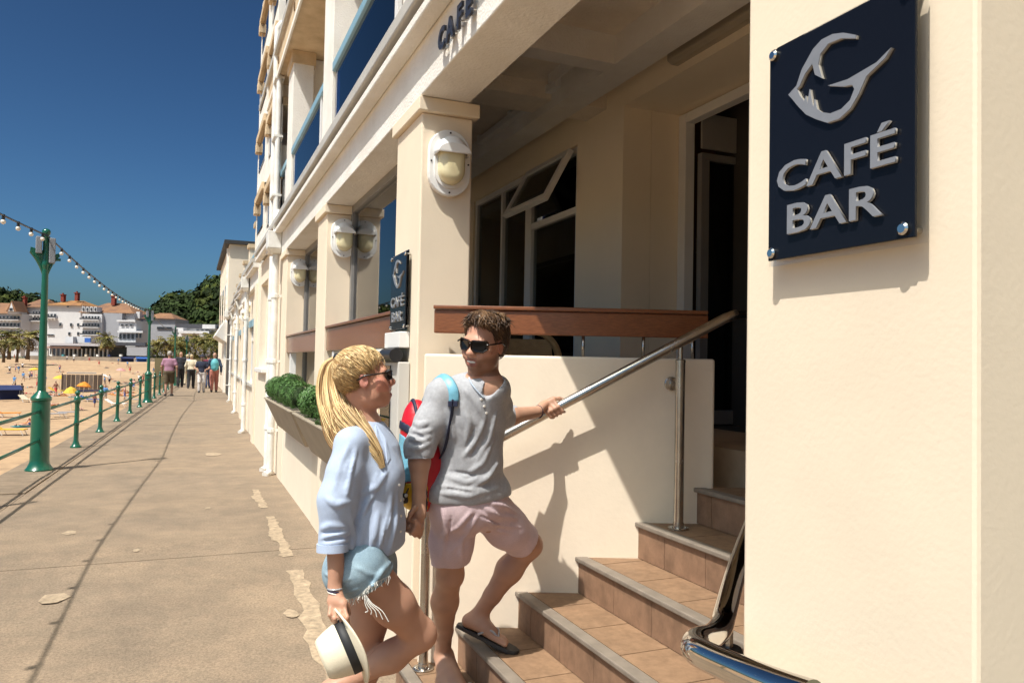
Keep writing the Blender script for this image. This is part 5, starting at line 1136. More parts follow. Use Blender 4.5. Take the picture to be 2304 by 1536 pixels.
for i in range(70):
    t = i/69; x, y = 768+t*126, 1352-t*62+(10 if t < .5 else 0)*math.sin(t*6.3); p = surf(shorts, x, y-5, .002); fb.tube([p, p+Vector((rnd.uniform(-.005, .005), rnd.uniform(-.005, .005), -.008)), p+Vector((rnd.uniform(-.01, .01), rnd.uniform(-.008, .008), -rnd.uniform(.012, .03)))], .0010, 4)
p = surf(shorts, 822, 1336, .003)
for k in range(5): fb.tube(spline([p, p+cvec(.006*k, -.03, -.005), p+cvec(.012*k+.01, -.055, -.005), p+cvec(.02*k, -.06-.008*k, -.004)], 3), .0018, 5)
tag(fb.build('frayed_hem', fr_m, shorts), kind='stuff')
# bracelet
bw = wj['rwr'].lerp(A(757, 1352, 2.54), .15); wd_ = wj['rwr']-wj['rel']
for k, (m_, o_) in enumerate(((STRAP, 0), (mat('dark_cord', (.03, .02, .05)), .007), (TEETH, .013))): MB().lathe([(.024, -.003), (.0268, 0), (.024, .003)], bw+wd_.normalized()*o_, 16, wd_+cvec(-.03*k, .03, 0)).build('bracelet', m_, woman, smooth=True)
# straw hat
STRAW = mat('pale_straw', (.74, .66, .50), .8, .05, 30, .6, 240, bdist=.002); RIB = mat('black_ribbon', (.012, .012, .014), .6, .2, 60)
hax = cvec(-.86, -.36, -.36).normalized(); hcn = A(797, 1446, 2.53)
HT = thing('straw_hat', 'cream straw trilby with black ribbon held by the woman', 'hat', hcn)
def ring_mesh(prof, m, name, oval=1.14, pinch=0.):
    b = MB(); seg = 36; ax = hax; a = ax.cross(cvec(0, 0, 1)).normalized(); c = ax.cross(a)
    for r, h in prof:
        for k in range(seg):
            an = 6.2832*k/seg; pr = r*(1-pinch*max(0, (h-.05)/.07)*math.cos(an)**4*.5); b.v.append(tuple(hcn+ax*(h+(.014*math.cos(2*an) if r > .1 else 0))+a*math.cos(an)*pr*oval+c*math.sin(an)*pr))
    n = len(prof); b.f = [(i*seg+k, i*seg+(k+1) % seg, (i+1)*seg+(k+1) % seg, (i+1)*seg+k) for i in range(n-1) for k in range(seg)]
    o = b.build(name, m, HT, smooth=True); return o
ring_mesh([(.079, -.004), (.116, -.003), (.119, .0), (.116, .004), (.084, .005), (.080, .008)], STRAW, 'brim'); ring_mesh([(.080, .006), (.078, .04), (.074, .08), (.069, .104), (.060, .114), (.048, .113), (.034, .100), (.012, .092), (.001, .091)], STRAW, 'crown', pinch=.35)
ring_mesh([(.079, .007), (.0815, .009), (.0800, .036), (.077, .038)], RIB, 'ribbon')
# ------------------------------------------------------------------ walkers on the promenade
def simple_person(name, label, pos, heading, shirt, legs, skin=(.40, .22, .15), hair=(.05, .03, .02), shorts=False, stride=.2, pack=None, hat=None, sleeves=False, arms=0., hgt=1.72, seed=0, group=None, hs=.014, coat=False):
    "standing or walking figure: one body mesh, clothes and hair as parts; built facing +Y"
    sc = hgt/1.72; Tn = thing(name, label, 'person', (0, 0, 0), 0, group); s2 = stride
    J = dict(hip=.09, kn=.47, an=.09)
    lf, rt = (.095, s2*.5, .09), (-.095, -s2*.6, .10+.04*abs(s2)); lk, rk = (.095, s2*.38+.03, .49), (-.095, -s2*.15+.02, .48)
    def fig(part):
        S_ = SDF((-.45, -.5, -.03), (.45, .5, 1.85), hs)
        le, re = (.27+.05*arms, -s2*.2-.02+.06*arms, 1.13), (-.27-.05*arms, s2*.2-.02+.06*arms, 1.13); lh, rh = (.27-.12*arms, -s2*.35+.06+.22*arms, .86+.18*arms), (-.27+.12*arms, s2*.35+.06+.22*arms, .86+.18*arms)
        if part == 'body':
            S_.ell((0, .015, 1.60), (.076, .095, .115), None, .02); S_.ell((0, .05, 1.54), (.05, .055, .06), None, .03); S_.cone((0, -.01, 1.40), (0, 0, 1.55), .052, .05, .03); S_.ell((0, .11, 1.575), (.014, .018, .02), None, .02)
            S_.ell((0, 0, 1.22), (.165, .095, .23), None, .05); S_.ell((0, 0, .95), (.16, .105, .13), None, .05)
            for sx, e, h in ((1, le, lh), (-1, re, rh)): S_.chain([(sx*.19, 0, 1.37), e, h], [.05, .04, .03], .03); S_.ell((h[0], h[1]+.02, h[2]-.07), (.03, .035, .06), None, .02)
            for h0, k_, a in (((.09, 0, .9), lk, lf), ((-.09, 0, .9), rk, rt)): S_.chain([h0, k_, a], [.085, .056, .038], .03); S_.cone((a[0], a[1]-.02, a[2]-.045), (a[0]*1.15, a[1]+.15, a[2]-.05), .036, .03, .02)
        elif part == 'top':
            S_.ell((0, 0, 1.24), (.20, .125, .24), None, .06); S_.ell((0, 0, 1.0), (.185, .13, .16), None, .06); S_.cone((-.17, 0, 1.37), (.17, 0, 1.37), .075, .075, .05)
            for sx, e, h in ((1, le, lh), (-1, re, rh)):
                S_.cone((sx*.18, 0, 1.37), e if sleeves else (sx*.235, e[1]*.5, 1.22), .072, .062 if sleeves else .075, .04)
                if sleeves: S_.cone(e, h, .06, .045, .03)
            S_.cut((0, 0, .86), (0, 0, -1)); S_.cut((0, 0, 1.455), (0, 0, 1))
        elif part == 'legs':
            S_.ell((0, -.01, .93), (.178, .125, .14), None, .04)
            for h0, k_, a in (((.09, 0, .9), lk, lf), ((-.09, 0, .9), rk, rt)):
                S_.cone(h0, k_, .105, .085, .04)
                if not shorts: S_.cone(k_, a, .08, .065, .03)
            S_.cut((0, 0, .50 if shorts else .07), (0, 0, -1)); S_.cut((0, 0, 1.02), (0, 0, 1))
        elif part == 'hair':
            S_.ell((0, -.012, 1.635), (.088, .105, .105), None, .02); S_.cut((0, .06, 1.645), (0, .82, -.57), .01); S_.cut((0, 0, 1.54), (0, 0, -1), .02)
        elif part == 'shoes':
            for a in (lf, rt): S_.cone((a[0], a[1]-.03, a[2]-.05), (a[0]*1.15, a[1]+.15, a[2]-.055), .05, .042, .02)
            S_.cut((0, 0, 0), (0, 0, -1))
        if part in ('top', 'legs'): S_.ripple(.008, 18, seed+3)
        return S_
    cm = lambda nm, c, r=.85: mat('cloth_%s_%d%d%d' % (nm, c[0]*99, c[1]*99, c[2]*99), c, r, .08, 12, .4, 60, bdist=.008)
    fig('body').build('body', cm('skin', skin, .5), Tn, 1); fig('top').build('top', cm('top', shirt), Tn, 1); fig('legs').build('trousers', cm('legs', legs), Tn, 1); fig('shoes').build('shoes', cm('shoe', (.03, .028, .03), .6), Tn, 1)
    if hair: fig('hair').build('hair', cm('hair', hair, .6), Tn, 1)
    if hat: MB().lathe([(.10, 1.66), (.16, 1.655), (.16, 1.665), (.10, 1.68), (.095, 1.74), (.06, 1.77), (.001, 1.775)], (0, -.01, 0), 18).build('hat', cm('hat', hat), Tn, smooth=True)
    if pack:
        Q = SDF((-.3, -.5, .8), (.3, .2, 1.6), hs); Q.ell((0, -.19, 1.2), (.165, .11, .25), None, 0); Q.cone((0, -.2, 1.05), (0, -.2, 1.25), .12, .12, .06); Q.ripple(.008, 20, seed); Q.build('backpack', cm('pack', pack, .6), Tn, 1)
    Tn.location = pos; Tn.rotation_euler = (0, 0, heading); Tn.scale = (sc, sc, sc); return Tn
gp = 'walkers on the promenade'
def walker(px_, py_, lab, hd_, **k):
    p = onz(px_, py_, 0); simple_person('person', lab, (p.x, p.y, 0), hd_, group=gp, seed=int(px_), **k)
walker(379, 891, 'walker in mauve shirt and brown shorts nearest the railing, seen from behind', rad(-6), shirt=(.33, .17, .24), legs=(.09, .065, .035), shorts=True, hair=(.35, .32, .28), hgt=1.74)
walker(405, 871, 'bald walker all in dark clothes beside the mauve shirt', rad(4), shirt=(.02, .02, .028), legs=(.015, .014, .016), hair=None, sleeves=True, hgt=1.80)
walker(429, 874, 'walker in cream blouse and black trousers in the middle of the group', rad(-8), shirt=(.62, .54, .40), legs=(.012, .012, .014), hair=(.42, .32, .18), sleeves=True, hgt=1.66, stride=.3)
walker(453, 883, 'walker coming this way in navy top and white trousers, dark hat', rad(176), shirt=(.02, .025, .05), legs=(.66, .60, .56), hair=(.03, .025, .02), hat=(.02, .02, .035), arms=1., hgt=1.62, stride=.12)
walker(481, 882, 'walker with turquoise backpack and salmon trousers close to the wall', rad(0), shirt=(.03, .05, .09), legs=(.42, .16, .12), hair=None, pack=(.10, .38, .42), sleeves=True, hgt=1.76)
walker(467, 873, 'walker in maroon jacket and jeans half hidden in the group', rad(5), shirt=(.13, .015, .04), legs=(.05, .08, .18), sleeves=True, hgt=1.70)
walker(420, 866, 'walker in pale blue shirt farthest back in the group', rad(-4), shirt=(.25, .42, .66), legs=(.50, .42, .30), hair=(.40, .33, .2), hgt=1.68)
walker(392, 853, 'tiny distant walker in white top by the railing', rad(10), shirt=(.62, .60, .56), legs=(.05, .06, .1), hgt=1.7, hs=.02)
# ------------------------------------------------------------------ beach: loungers, tents, parasols, people
def sz(x, y): return sandz(x, y)
def gp_(px_, py_):
    p = onz(px_, py_, -3.3)
    for _ in range(12): p = onz(px_, py_, sz(p.x, p.y))
    return p
clo = lambda nm, c: mat('beach_'+nm, c, .8, .06, 2)
CL = dict(white=clo('white', (.72, .70, .66)), grey=clo('grey', (.33, .32, .33)), yellow=clo('yellow', (.62, .38, .04)), navy=clo('navy', (.015, .025, .09)), blue=clo('blue', (.03, .11, .38)), pink=clo('pink', (.60, .28, .26)), red=clo('red', (.5, .02, .04)), orange=clo('orange', (.65, .23, .02)), brown=clo('brown', (.10, .07, .05)), cream=clo('cream', (.6, .5, .36)), teal=clo('teal', (.05, .25, .28)))
def lounger(px_, py_, rz, m, label, ang=.5):
    T = thing('beach_lounger', label, 'lounger', (0, 0, 0), 0, 'beach loungers')
    MB().box(-.32, .32, -.95, .35, .30, .36).build('bed', CL[m], T, bevel=.02)
    MB().hexa([(-.32, .35, .30), (.32, .35, .30), (.32, .38, .36), (-.32, .38, .36)], [(-.32, 1.0, .36+.65*ang), (.32, 1.0, .36+.65*ang), (.32, 1.0, .42+.65*ang), (-.32, 1.0, .42+.65*ang)]).build('backrest', CL[m], T)
    for sx in (-.3, .3):
        for sy in (-.8, .3): MB().tube([(sx, sy-.1, 0), (sx, sy+.05, .31)], .02, 6).build('leg', CL['white'], T)
    p = gp_(px_, py_); T.location = (p.x, p.y, sz(p.x, p.y)); T.rotation_euler = (0, 0, rz)
L_ = [(118, 940, 1.9, 'grey', 'grey lounger standing just past the nearest lamp post'), (142, 936, 1.75, 'grey', 'grey lounger with white legs beside its twin past the lamp post'), (18, 978, 1.4, 'yellow', 'yellow lounger at the left edge of the beach'), (14, 938, 1.6, 'orange', 'orange lounger lying behind the yellow one'), (128, 884, 1.2, 'yellow', 'yellow lounger in front of the brown shelter'), (250, 882, 1.5, 'white', 'white lounger seen between the railing posts'), (278, 868, 2.2, 'grey', 'grey lounger behind the fourth railing post'), (262, 915, 1.2, 'white', 'white lounger low beyond the railing'), (300, 905, 1.6, 'grey', 'small grey lounger close to the second lamp post'), (62, 905, .8, 'cream', 'cream lounger right of the two standing beachgoers'), (205, 905, 1.4, 'blue', 'blue lounger below the brown shelter'), (318, 880, 1.9, 'white', 'white lounger just left of the second lamp post'), (60, 852, 1.0, 'grey', 'far grey lounger in the sand at left'), (240, 850, .6, 'white', 'far white lounger right of the brown shelter'), (150, 822, 1.4, 'yellow', 'far yellow lounger among the blue windbreaks')]
for q in L_: lounger(*q)
def tent(px_, py_, w, m, label, m2='grey'):
    T = thing('beach_windbreak', label, 'windbreak', (0, 0, 0), 0, 'beach windbreaks')
    MB().hexa([(-w/2, -.5, 1.05), (w/2, -.5, 1.05), (w/2, .6, 1.5), (-w/2, .6, 1.5)], [(-w/2, -.5, 1.1), (w/2, -.5, 1.1), (w/2, .6, 1.56), (-w/2, .6, 1.56)]).build('canopy', CL[m], T)
    MB().box(-w/2+.05, w/2-.05, .57, .6, .02, 1.5).build('screen', CL[m], T)
    for sx in (-w/2+.05, w/2-.05):
        for sy, h in ((-.45, 1.08), (.56, 1.5)): MB().tube([(sx, sy, 0), (sx, sy, h)], .02, 6).build('pole', CL['white'], T)
    p = gp_(px_, py_); T.location = (p.x, p.y, sz(p.x, p.y)); T.rotation_euler = (0, 0, -YAW-math.atan((px_-1152)/FPX)+.2)
for q in ((18, 900, 2.4, 'navy', 'navy windbreak shelter beside the two standing beachgoers'), (18, 818, 3.2, 'navy', 'leftmost far navy windbreak under the palms'), (62, 820, 3.2, 'navy', 'far navy windbreak left of the lamp post'), (82, 820, 2.5, 'blue', 'far blue windbreak touching the lamp post'), (118, 821, 3.0, 'navy', 'far navy windbreak just right of the lamp post'), (140, 821, 3.2, 'navy', 'far navy windbreak, second right of the lamp post'), (164, 822, 2.8, 'navy', 'far navy windbreak, third right of the lamp post'), (286, 836, 4.0, 'navy', 'navy awning shelter left of the second lamp post'), (318, 836, 3.4, 'blue', 'bright blue windbreak against the second lamp post')): tent(*q)
# brown slatted shelter on the sand
p = gp_(184, 882); BH = thing('beach_shelter', 'brown panelled open shelter standing on the sand', 'shelter', (p.x, p.y, -3.3), -YAW-math.atan((184-1152)/FPX))
BHM = wm(BH); bw_ = 4.6
def bh(name, m, *b):
    o = MB().box(*b); o.v = [tuple(BHM @ Vector(v)) for v in o.v]; return o.build(name, m, BH)
for i in range(9): bh('panel', CL['brown'] if i % 3 else mat('beach_brown_light', (.17, .13, .10), .8, .2, 2), -bw_/2+i*bw_/9+.02, -bw_/2+(i+1)*bw_/9-.02, -.05, .02, .35, 2.3)
bh('base_rail', CL['navy'], -bw_/2, bw_/2, -.08, .04, .1, .33); bh('roof', mat('pale_canvas', (.42, .38, .33), .9), -bw_/2+.5, bw_/2-.7, -.1, 1.6, 2.45, 2.6)
for sx in (-bw_/2, bw_/2): bh('corner_post', CL['brown'], sx-.06, sx+.06, -.1, .06, 0, 2.5)
bh('side_panel', CL['brown'], bw_/2-.05, bw_/2+.05, .1, 1.6, .3, 2.3)
def parasol(px_, py_, m, r, label):
    T = thing('beach_parasol', label, 'parasol', (0, 0, 0), 0, 'beach parasols'); MB().tube([(0, 0, 0), (0, 0, 2.1)], .025, 6).build('pole', CL['white'], T)
    b = MB(); b.lathe([(r, 1.62), (r*.97, 1.66), (r*.6, 1.95), (r*.2, 2.1), (.001, 2.14)], (0, 0, 0), 10); b.build('canopy', CL[m], T); p = gp_(px_, py_); T.location = (p.x, p.y, sz(p.x, p.y)); T.rotation_euler = (rnd.uniform(-.15, .15), rnd.uniform(-.15, .15), 0)
for q in ((133, 879, 'yellow', .9, 'yellow parasol left of the brown shelter'), (78, 850, 'yellow', 1.1, 'pale yellow parasol just left of the lamp post'), (214, 826, 'white', 1.6, 'far white parasol above the sand slope'), (184, 905, 'orange', .7, 'small orange parasol behind the first railing posts'), (135, 826, 'yellow', 1.2, 'far yellow parasol among the navy windbreaks'), (160, 925, 'yellow', .6, 'small yellow parasol near the grey loungers'), (270, 850, 'pink', 1.0, 'pink parasol beyond the railing')): parasol(*q)
rnd = random.Random(12); bgp = 'beachgoers on the sand'
simple_person('person', 'beachgoer in red top beside the navy windbreak', (0, 0, 0), rad(30), (.55, .02, .06), (.02, .02, .03), shorts=True, group=bgp, seed=1, hs=.02).location = gp_(33, 897)
simple_person('person', 'beachgoer in black standing right of the red top', (0, 0, 0), rad(-40), (.015, .015, .02), (.02, .02, .03), group=bgp, seed=2, sleeves=True, hs=.02).location = gp_(48, 897)
# shared standing and lying figures for the many small beachgoers
stand = [simple_person('person', 'x', (0, 0, -60), 0, c, l, shorts=True, group=bgp, seed=i, hs=.022, stride=.1+.15*i, hgt=1.6+.05*i) for i, (c, l) in enumerate((((.6, .3, .26), (.05, .1, .3)), ((.65, .62, .6), (.02, .02, .04)), ((.1, .25, .5), (.4, .35, .3)), ((.42, .22, .15), (.5, .05, .05))))]
def lying(c):
    Tn = thing('person', 'x', 'person', (0, 0, 0), 0, bgp); S_ = SDF((-.35, -1, -.05), (.35, 1, .45), .024); S_.ell((0, .78, .12), (.08, .1, .09), None, .02); S_.ell((0, .35, .12), (.18, .27, .1), None, .05); S_.ell((0, -.02, .12), (.17, .15, .11), None, .05)
    for q in (-1, 1): S_.chain([(q*.09, -.05, .12), (q*.11, -.45, .15 if q > 0 else .3), (q*.1, -.85, .05)], [.085, .06, .04], .03); S_.chain([(q*.2, .5, .1), (q*.3, .2, .08), (q*.27, -.02, .05)], [.05, .04, .03], .03)
    S_.build('body', mat('cloth_skin_beach', (.46, .26, .18), .5), Tn, 1); Q = SDF((-.3, -.3, -.05), (.3, .3, .45), .024); Q.ell((0, -.04, .125), (.19, .15, .12), None, .03); Q.build('swimwear', CL[c], Tn, 1)
    MB().box(-.42, .42, -1.0, .95, .0, .025).build('towel', CL[rnd.choice(('blue', 'pink', 'white', 'teal', 'red', 'orange'))], Tn); return Tn
lie = [lying(c) for c in ('navy', 'red', 'teal')]
where = {150: 'near the nearest lamp post', 230: 'right of the brown shelter', 400: 'near the second lamp post'}
used = [False]*7; k = 0; rnd2 = random.Random(77)
pl = [(110, 890), (100, 868), (120, 838), (205, 892), (232, 872), (246, 864), (258, 858), (270, 880), (240, 842), (252, 838), (222, 840), (200, 836), (188, 834), (300, 856), (310, 866), (292, 846), (65, 832), (50, 842), (38, 838), (98, 830), (150, 834), (165, 836), (310, 846), (322, 860), (280, 900), (212, 918), (236, 902), (180, 922), (64, 958), (75, 950), (20, 845), (8, 870), (265, 838), (345, 848), (350, 862), (210, 850), (228, 856), (283, 862), (110, 912), (176, 893)]
pl += [(rnd2.uniform(2, 345), 822+rnd2.random()**1.5*70) for _ in range(70)]; pl = [q for q in pl if not (145 < q[0] < 222 and 838 < q[1] < 886)]
cnt = {}
for i, (x, y) in enumerate(pl):
    st = rnd.random() < .42; j = rnd.randrange(4) if st else 4+rnd.randrange(3); src = (stand+lie)[j]
    o = src if not used[j] else copy_tree(src); used[j] = True; p = gp_(x, y); o.location = (p.x, p.y, sz(p.x, p.y)); o.rotation_euler = (0, 0, rnd.uniform(0, 6.28))
    reg = 'left of the first lamp post' if x < 85 else 'left of the brown shelter' if x < 147 else 'beside the brown shelter' if x < 222 else 'beyond the railing posts' if x < 300 else 'by the second lamp post'
    dist = 'far' if y < 850 else 'nearer'; kind_ = ('pink-topped standing', 'white-topped standing', 'blue-topped standing', 'tanned standing', 'navy swimwear lying', 'red swimwear lying', 'teal swimwear lying')[j]
    o['label'] = '%s %s beachgoer %s' % (dist, kind_, reg); cnt.setdefault(o['label'], []).append((x, o))
for j, o in enumerate(stand+lie):
    if not used[j]: p = gp_(40+30*j, 836); o.location = p; o['label'] = 'tiny far beachgoer number %s beneath the palms' % ('one', 'two', 'three', 'four', 'five', 'six', 'seven')[j]

for lb, li in cnt.items():
    if len(li) > 1:
        li.sort(key=lambda q: q[0])
        for r_, (x, o) in enumerate(li): o['label'] = lb+', '+('leftmost', 'second', 'third', 'fourth', 'fifth', 'sixth', 'seventh', 'eighth', 'ninth', 'tenth')[min(r_, 9)]+(' of them' if r_ == 0 else ' from left')
# ------------------------------------------------------------------ far side of the bay
BW = mat('hotel_white_wall', (.56, .55, .55), .85, .04, .3, obj=False); BG = mat('grey_render', (.30, .30, .32), .85, .05, .3, obj=False); BC = mat('hotel_cream', (.58, .53, .45), .85)
ROOF = mat('red_brown_roof_tile', (.21, .095, .05), .85, .0, 1, obj=False) if 0 else mat('red_brown_roof_tile', (.15, .075, .045), .85, col2=(.26, .13, .06), vscale=.25, obj=False)
ROOFO = mat('orange_lichen_roof', (.22, .10, .045), .85, col2=(.36, .18, .05), vscale=.3, obj=False); BRICK = mat('red_chimney_brick', (.20, .035, .02), .85, .2, 2)
WDK = mat('far_window_dark', (.035, .04, .05), .2); RAILDK = mat('far_dark_railing', (.04, .04, .045), .6); SLATE = mat('far_slate_roof', (.05, .05, .06), .7)
hr_ = Vector((RT.x, RT.y, 0)).normalized(); hf_ = Vector((FW.x, FW.y, 0)).normalized()
def FP(x, y, D, back=0.):
    return at(x, y, D)+hf_*back
def slab(b, x0, x1, y0, y1, D, d0, d1):
    "box seen from x0..x1, y0 (top)..y1 (bottom), between d0 and d1 behind the plane at D"
    a, c = at(x0, y1, D), at(x1, y1, D); zt = (at(x0, y0, D).z+at(x1, y0, D).z)/2; zb = (a.z+c.z)/2
    q = lambda p, d, z: (p.x+hf_.x*d, p.y+hf_.y*d, z)
    b.hexa([q(a, d0, zb), q(c, d0, zb), q(c, d1, zb), q(a, d1, zb)], [q(a, d0, zt), q(c, d0, zt), q(c, d1, zt), q(a, d1, zt)]); return b
def fslab(name, m, T, *a): return slab(MB(), *a).build(name, m, T)
def house(name, label, x0, x1, ye, yb, yr, D, dep, wall=BW, roof=ROOF, kind='hip', group='hotels across the bay'):
    p = at((x0+x1)/2, yb, D); T = thing(name, label, 'building', p, 0, group); fslab('wall', wall, T, x0, x1, ye, yb, D, 0, dep)
    a, c = at(x0-1.5, ye, D), at(x1+1.5, ye, D); ze = (a.z+c.z)/2-.1; zr = at((x0+x1)/2, yr, D).z; w = (c-a).length; e = (c-a).normalized(); e.z = 0; q = lambda t, d, z: Vector((a.x+e.x*t+hf_.x*d, a.y+e.y*t+hf_.y*d, z)); b = MB()
    if kind == 'hip':
        i = min(w*.32, dep*.5); b.v = [q(0, -.6, ze), q(w, -.6, ze), q(w, dep+.6, ze), q(0, dep+.6, ze), q(i, dep*.5, zr), q(w-i, dep*.5, zr)]; b.f = [(0, 1, 5, 4), (1, 2, 5), (2, 3, 4, 5), (3, 0, 4), (0, 3, 2, 1)]
    elif kind == 'gable':
        b.v = [q(0, -.6, ze), q(w, -.6, ze), q(w/2, -.6, zr), q(0, dep+.6, ze), q(w, dep+.6, ze), q(w/2, dep+.6, zr)]; b.f = [(0, 2, 5, 3), (1, 4, 5, 2), (0, 1, 2), (3, 5, 4), (0, 3, 4, 1)]
    else:
        b.v = [q(0, -.4, ze), q(w, -.4, ze), q(w, dep, ze), q(0, dep, ze), q(0, -.4, zr), q(w, -.4, zr), q(w, dep, zr), q(0, dep, zr)]; b.f = [(0, 3, 2, 1), (4, 5, 6, 7), (0, 1, 5, 4), (1, 2, 6, 5), (2, 3, 7, 6), (3, 0, 4, 7)]
    b.build('roof', roof, T)
    if kind == 'gable':
        g = MB(); g.v = [q(1, -.62, ze), q(w-1, -.62, ze), q(w/2, -.62, zr-.8)]; g.v += [tuple(Vector(v)+hf_*.5) for v in g.v]; g.f = [(0, 1, 2), (3, 5, 4), (0, 3, 4, 1), (1, 4, 5, 2), (2, 5, 3, 0)]; g.build('gable_wall', wall, T)
    return T
def chimney(T, x, y0, y1, D, w=5, back=5):
    o = fslab('chimney', BRICK, T, x-w/2, x+w/2, y0+2, y1, D, back, back+1.6); fslab('chimney_cap', BRICK, o, x-w/2-1, x+w/2+1, y0+1, y0+3, D, back-.2, back+1.8); fslab('chimney_pot', BRICK, o, x-1.2, x+1.2, y0-2, y0+1, D, back+.3, back+1)
def wins(T, x0, x1, y0, y1, n, D, m=WDK, d=-.12, fill=.62, rail=False):
    for i in range(n):
        a = x0+(x1-x0)*(i+.5-fill/2)/n; b = x0+(x1-x0)*(i+.5+fill/2)/n; w_ = fslab('window', BW, T, a-.4, b+.4, y0-.4, y1+.4, D, d+.04, .1); fslab('pane', m, w_, a, b, y0, y1, D, d, d+.03)
    if rail: fslab('balcony', BW, T, x0-.6, x1+.6, y1+1, y1+2.6, D, -1.4, 0); fslab('balcony_railing', RAILDK, T, x0-.5, x1+.5, y1-2.2, y1+.8, D, -1.4, -1.33)
D = 290
h = house('seafront_hotel', 'leftmost white hotel with gabled dormer and red roof across the bay', -70, 46, 704, 800, 678, D, 16)
wins(h, -20, 46, 711, 718, 8, D, rail=True); wins(h, -20, 46, 727, 735, 8, D, rail=True); wins(h, -20, 46, 744, 752, 8, D, rail=True); chimney(h, 34, 664, 690, D)
g = house('hotel_dormer', 'white pointed gable with dark window in front of the leftmost hotel roof', 17, 38, 700, 706, 676, D-2, 6, kind='gable'); wins(g, 22, 33, 693, 699, 1, D-2, d=-.8)
h = house('seafront_hotel', 'narrow pale grey hotel wing with brown roof behind the lamp post', 46, 104, 690, 800, 670, D+6, 14, wall=BW); wins(h, 72, 100, 700, 707, 4, D+6, rail=True); wins(h, 72, 100, 688+26, 721, 4, D+6, rail=True)
h = house('seafront_hotel', 'middle white hotel with orange lichened roof and two chimneys', 104, 182, 686, 800, 672, D, 18, roof=ROOFO); chimney(h, 122, 658, 676, D, 7); chimney(h, 154, 654, 674, D, 7)
wins(h, 104, 128, 706, 714, 3, D, rail=True); wins(h, 132, 140, 726, 733, 1, D); wins(h, 156, 164, 727, 734, 1, D); wins(h, 172, 180, 727, 734, 1, D); wins(h, 149, 157, 688, 691, 1, D); wins(h, 152, 160, 747, 754, 1, D); wins(h, 106, 122, 752, 755, 1, D, fill=.9); wins(h, 172, 180, 747, 754, 1, D)
h = house('seafront_hotel', 'right white hotel with rounded balconied bay and single chimney', 178, 300, 703, 800, 678, D-3, 16); chimney(h, 238, 661, 684, D-3, 8)
by = thing('hotel_bay', 'tiered balcony bay on the right white hotel', 'building', at(205, 800, D-6), 0, 'hotels across the bay')
fslab('wall', BW, by, 182, 226, 706, 800, D-7, 0, 4)
for y in (711, 728, 745): wins(by, 184, 225, y, y+7, 6, D-7, rail=True)
fslab('side_wall', BG, by, 230, 272, 704, 795, D-5.5, 0, 3)
for i, (x0, x1) in enumerate(((184, 190), (193, 199), (202, 208), (211, 217))):
    dm = fslab('dormer', BW, by, x0, x1, 690, 701, D-6.5, 0, 4); fslab('dormer_pane', WDK, dm, x0+1.5, x1-1.5, 692, 699, D-6.6, -.1, .02)
h = house('seafront_house', 'white cubic house with flat roof in front of the right hotel', 265, 304, 723, 800, 720, D-20, 9, kind='flat', roof=BW); wins(h, 266, 303, 751, 762, 4, D-20); wins(h, 270, 300, 729, 733, 3, D-20)
fslab('lower_front', BW, h, 264, 321, 744, 748, D-21, 0, 5); wins(h, 304, 320, 750, 760, 2, D-20)
h = house('seafront_house', 'low grey building with brown hipped roof beside the second lamp post', 320, 392, 716, 800, 702, D, 12, wall=BG); wins(h, 352, 388, 735, 740, 1, D, fill=.95); fslab('white_chimney', BW, h, 306, 314, 701, 716, D-1, 0, 2)
h = house('modern_house', 'white modern house with dark overhanging roof below the hill', 398, 492, 738, 800, 729, D-60, 8, kind='flat', roof=SLATE); fslab('terrace', BW, h, 396, 470, 744, 750, D-64, 0, 4); wins(h, 440, 470, 742, 752, 3, D-60); fslab('white_block', BW, h, 396, 412, 737, 746, D-63, 0, 4); fslab('white_block', BW, h, 455, 484, 730, 739, D-62, 0, 4); fslab('terrace_wall', BW, h, 448, 464, 752, 757, D-66, 0, 2)
# beach cafe terrace
cf = thing('beach_cafe', 'long low beach cafe with open colonnade below the hotels', 'building', at(170, 800, 262), 0)
fslab('roof', mat('cafe_roof', (.42, .40, .42), .7), cf, 112, 252, 773, 778, 258, -2, 9); fslab('fascia', mat('cafe_fascia', (.42, .28, .24), .8), cf, 100, 182, 779, 784, 258, -.5, 0); fslab('back_wall', WDK, cf, 100, 300, 778, 803, 262, 3, 4); fslab('side_block', BG, cf, 285, 330, 781, 800, 256, 0, 6); fslab('upper_store', BW, cf, 172, 204, 757, 772, 270, 0, 6); fslab('upper_store', BW, cf, 146, 164, 757, 772, 268, 0, 6); fslab('blue_sign', CL['blue'], cf, 190, 203, 760, 770, 268.5, 0, .3); fslab('parapet', mat('granite_far', (.26, .21, .16), .9, .2, .5), cf, 60, 420, 803, 812, 254, 0, 2)
fslab('terrace_roof', SLATE, cf, 250, 330, 770, 777, 260, -1, 9); fslab('kiosk', BW, cf, 56, 86, 781, 800, 256, 0, 5); fslab('kiosk_roof', BW, cf, 53, 88, 778, 782, 256, -.6, 6)
for i in range(15): fslab('column', BC, cf, 106+i*9.6, 108.2+i*9.6, 784, 802, 258, -.2, .3)
for i in range(7): fslab('parasol_row', CL[('white', 'teal', 'white', 'cream', 'white', 'navy', 'white')[i]], cf, 112+i*26, 117+i*26, 797, 802, 255, 0, 1)
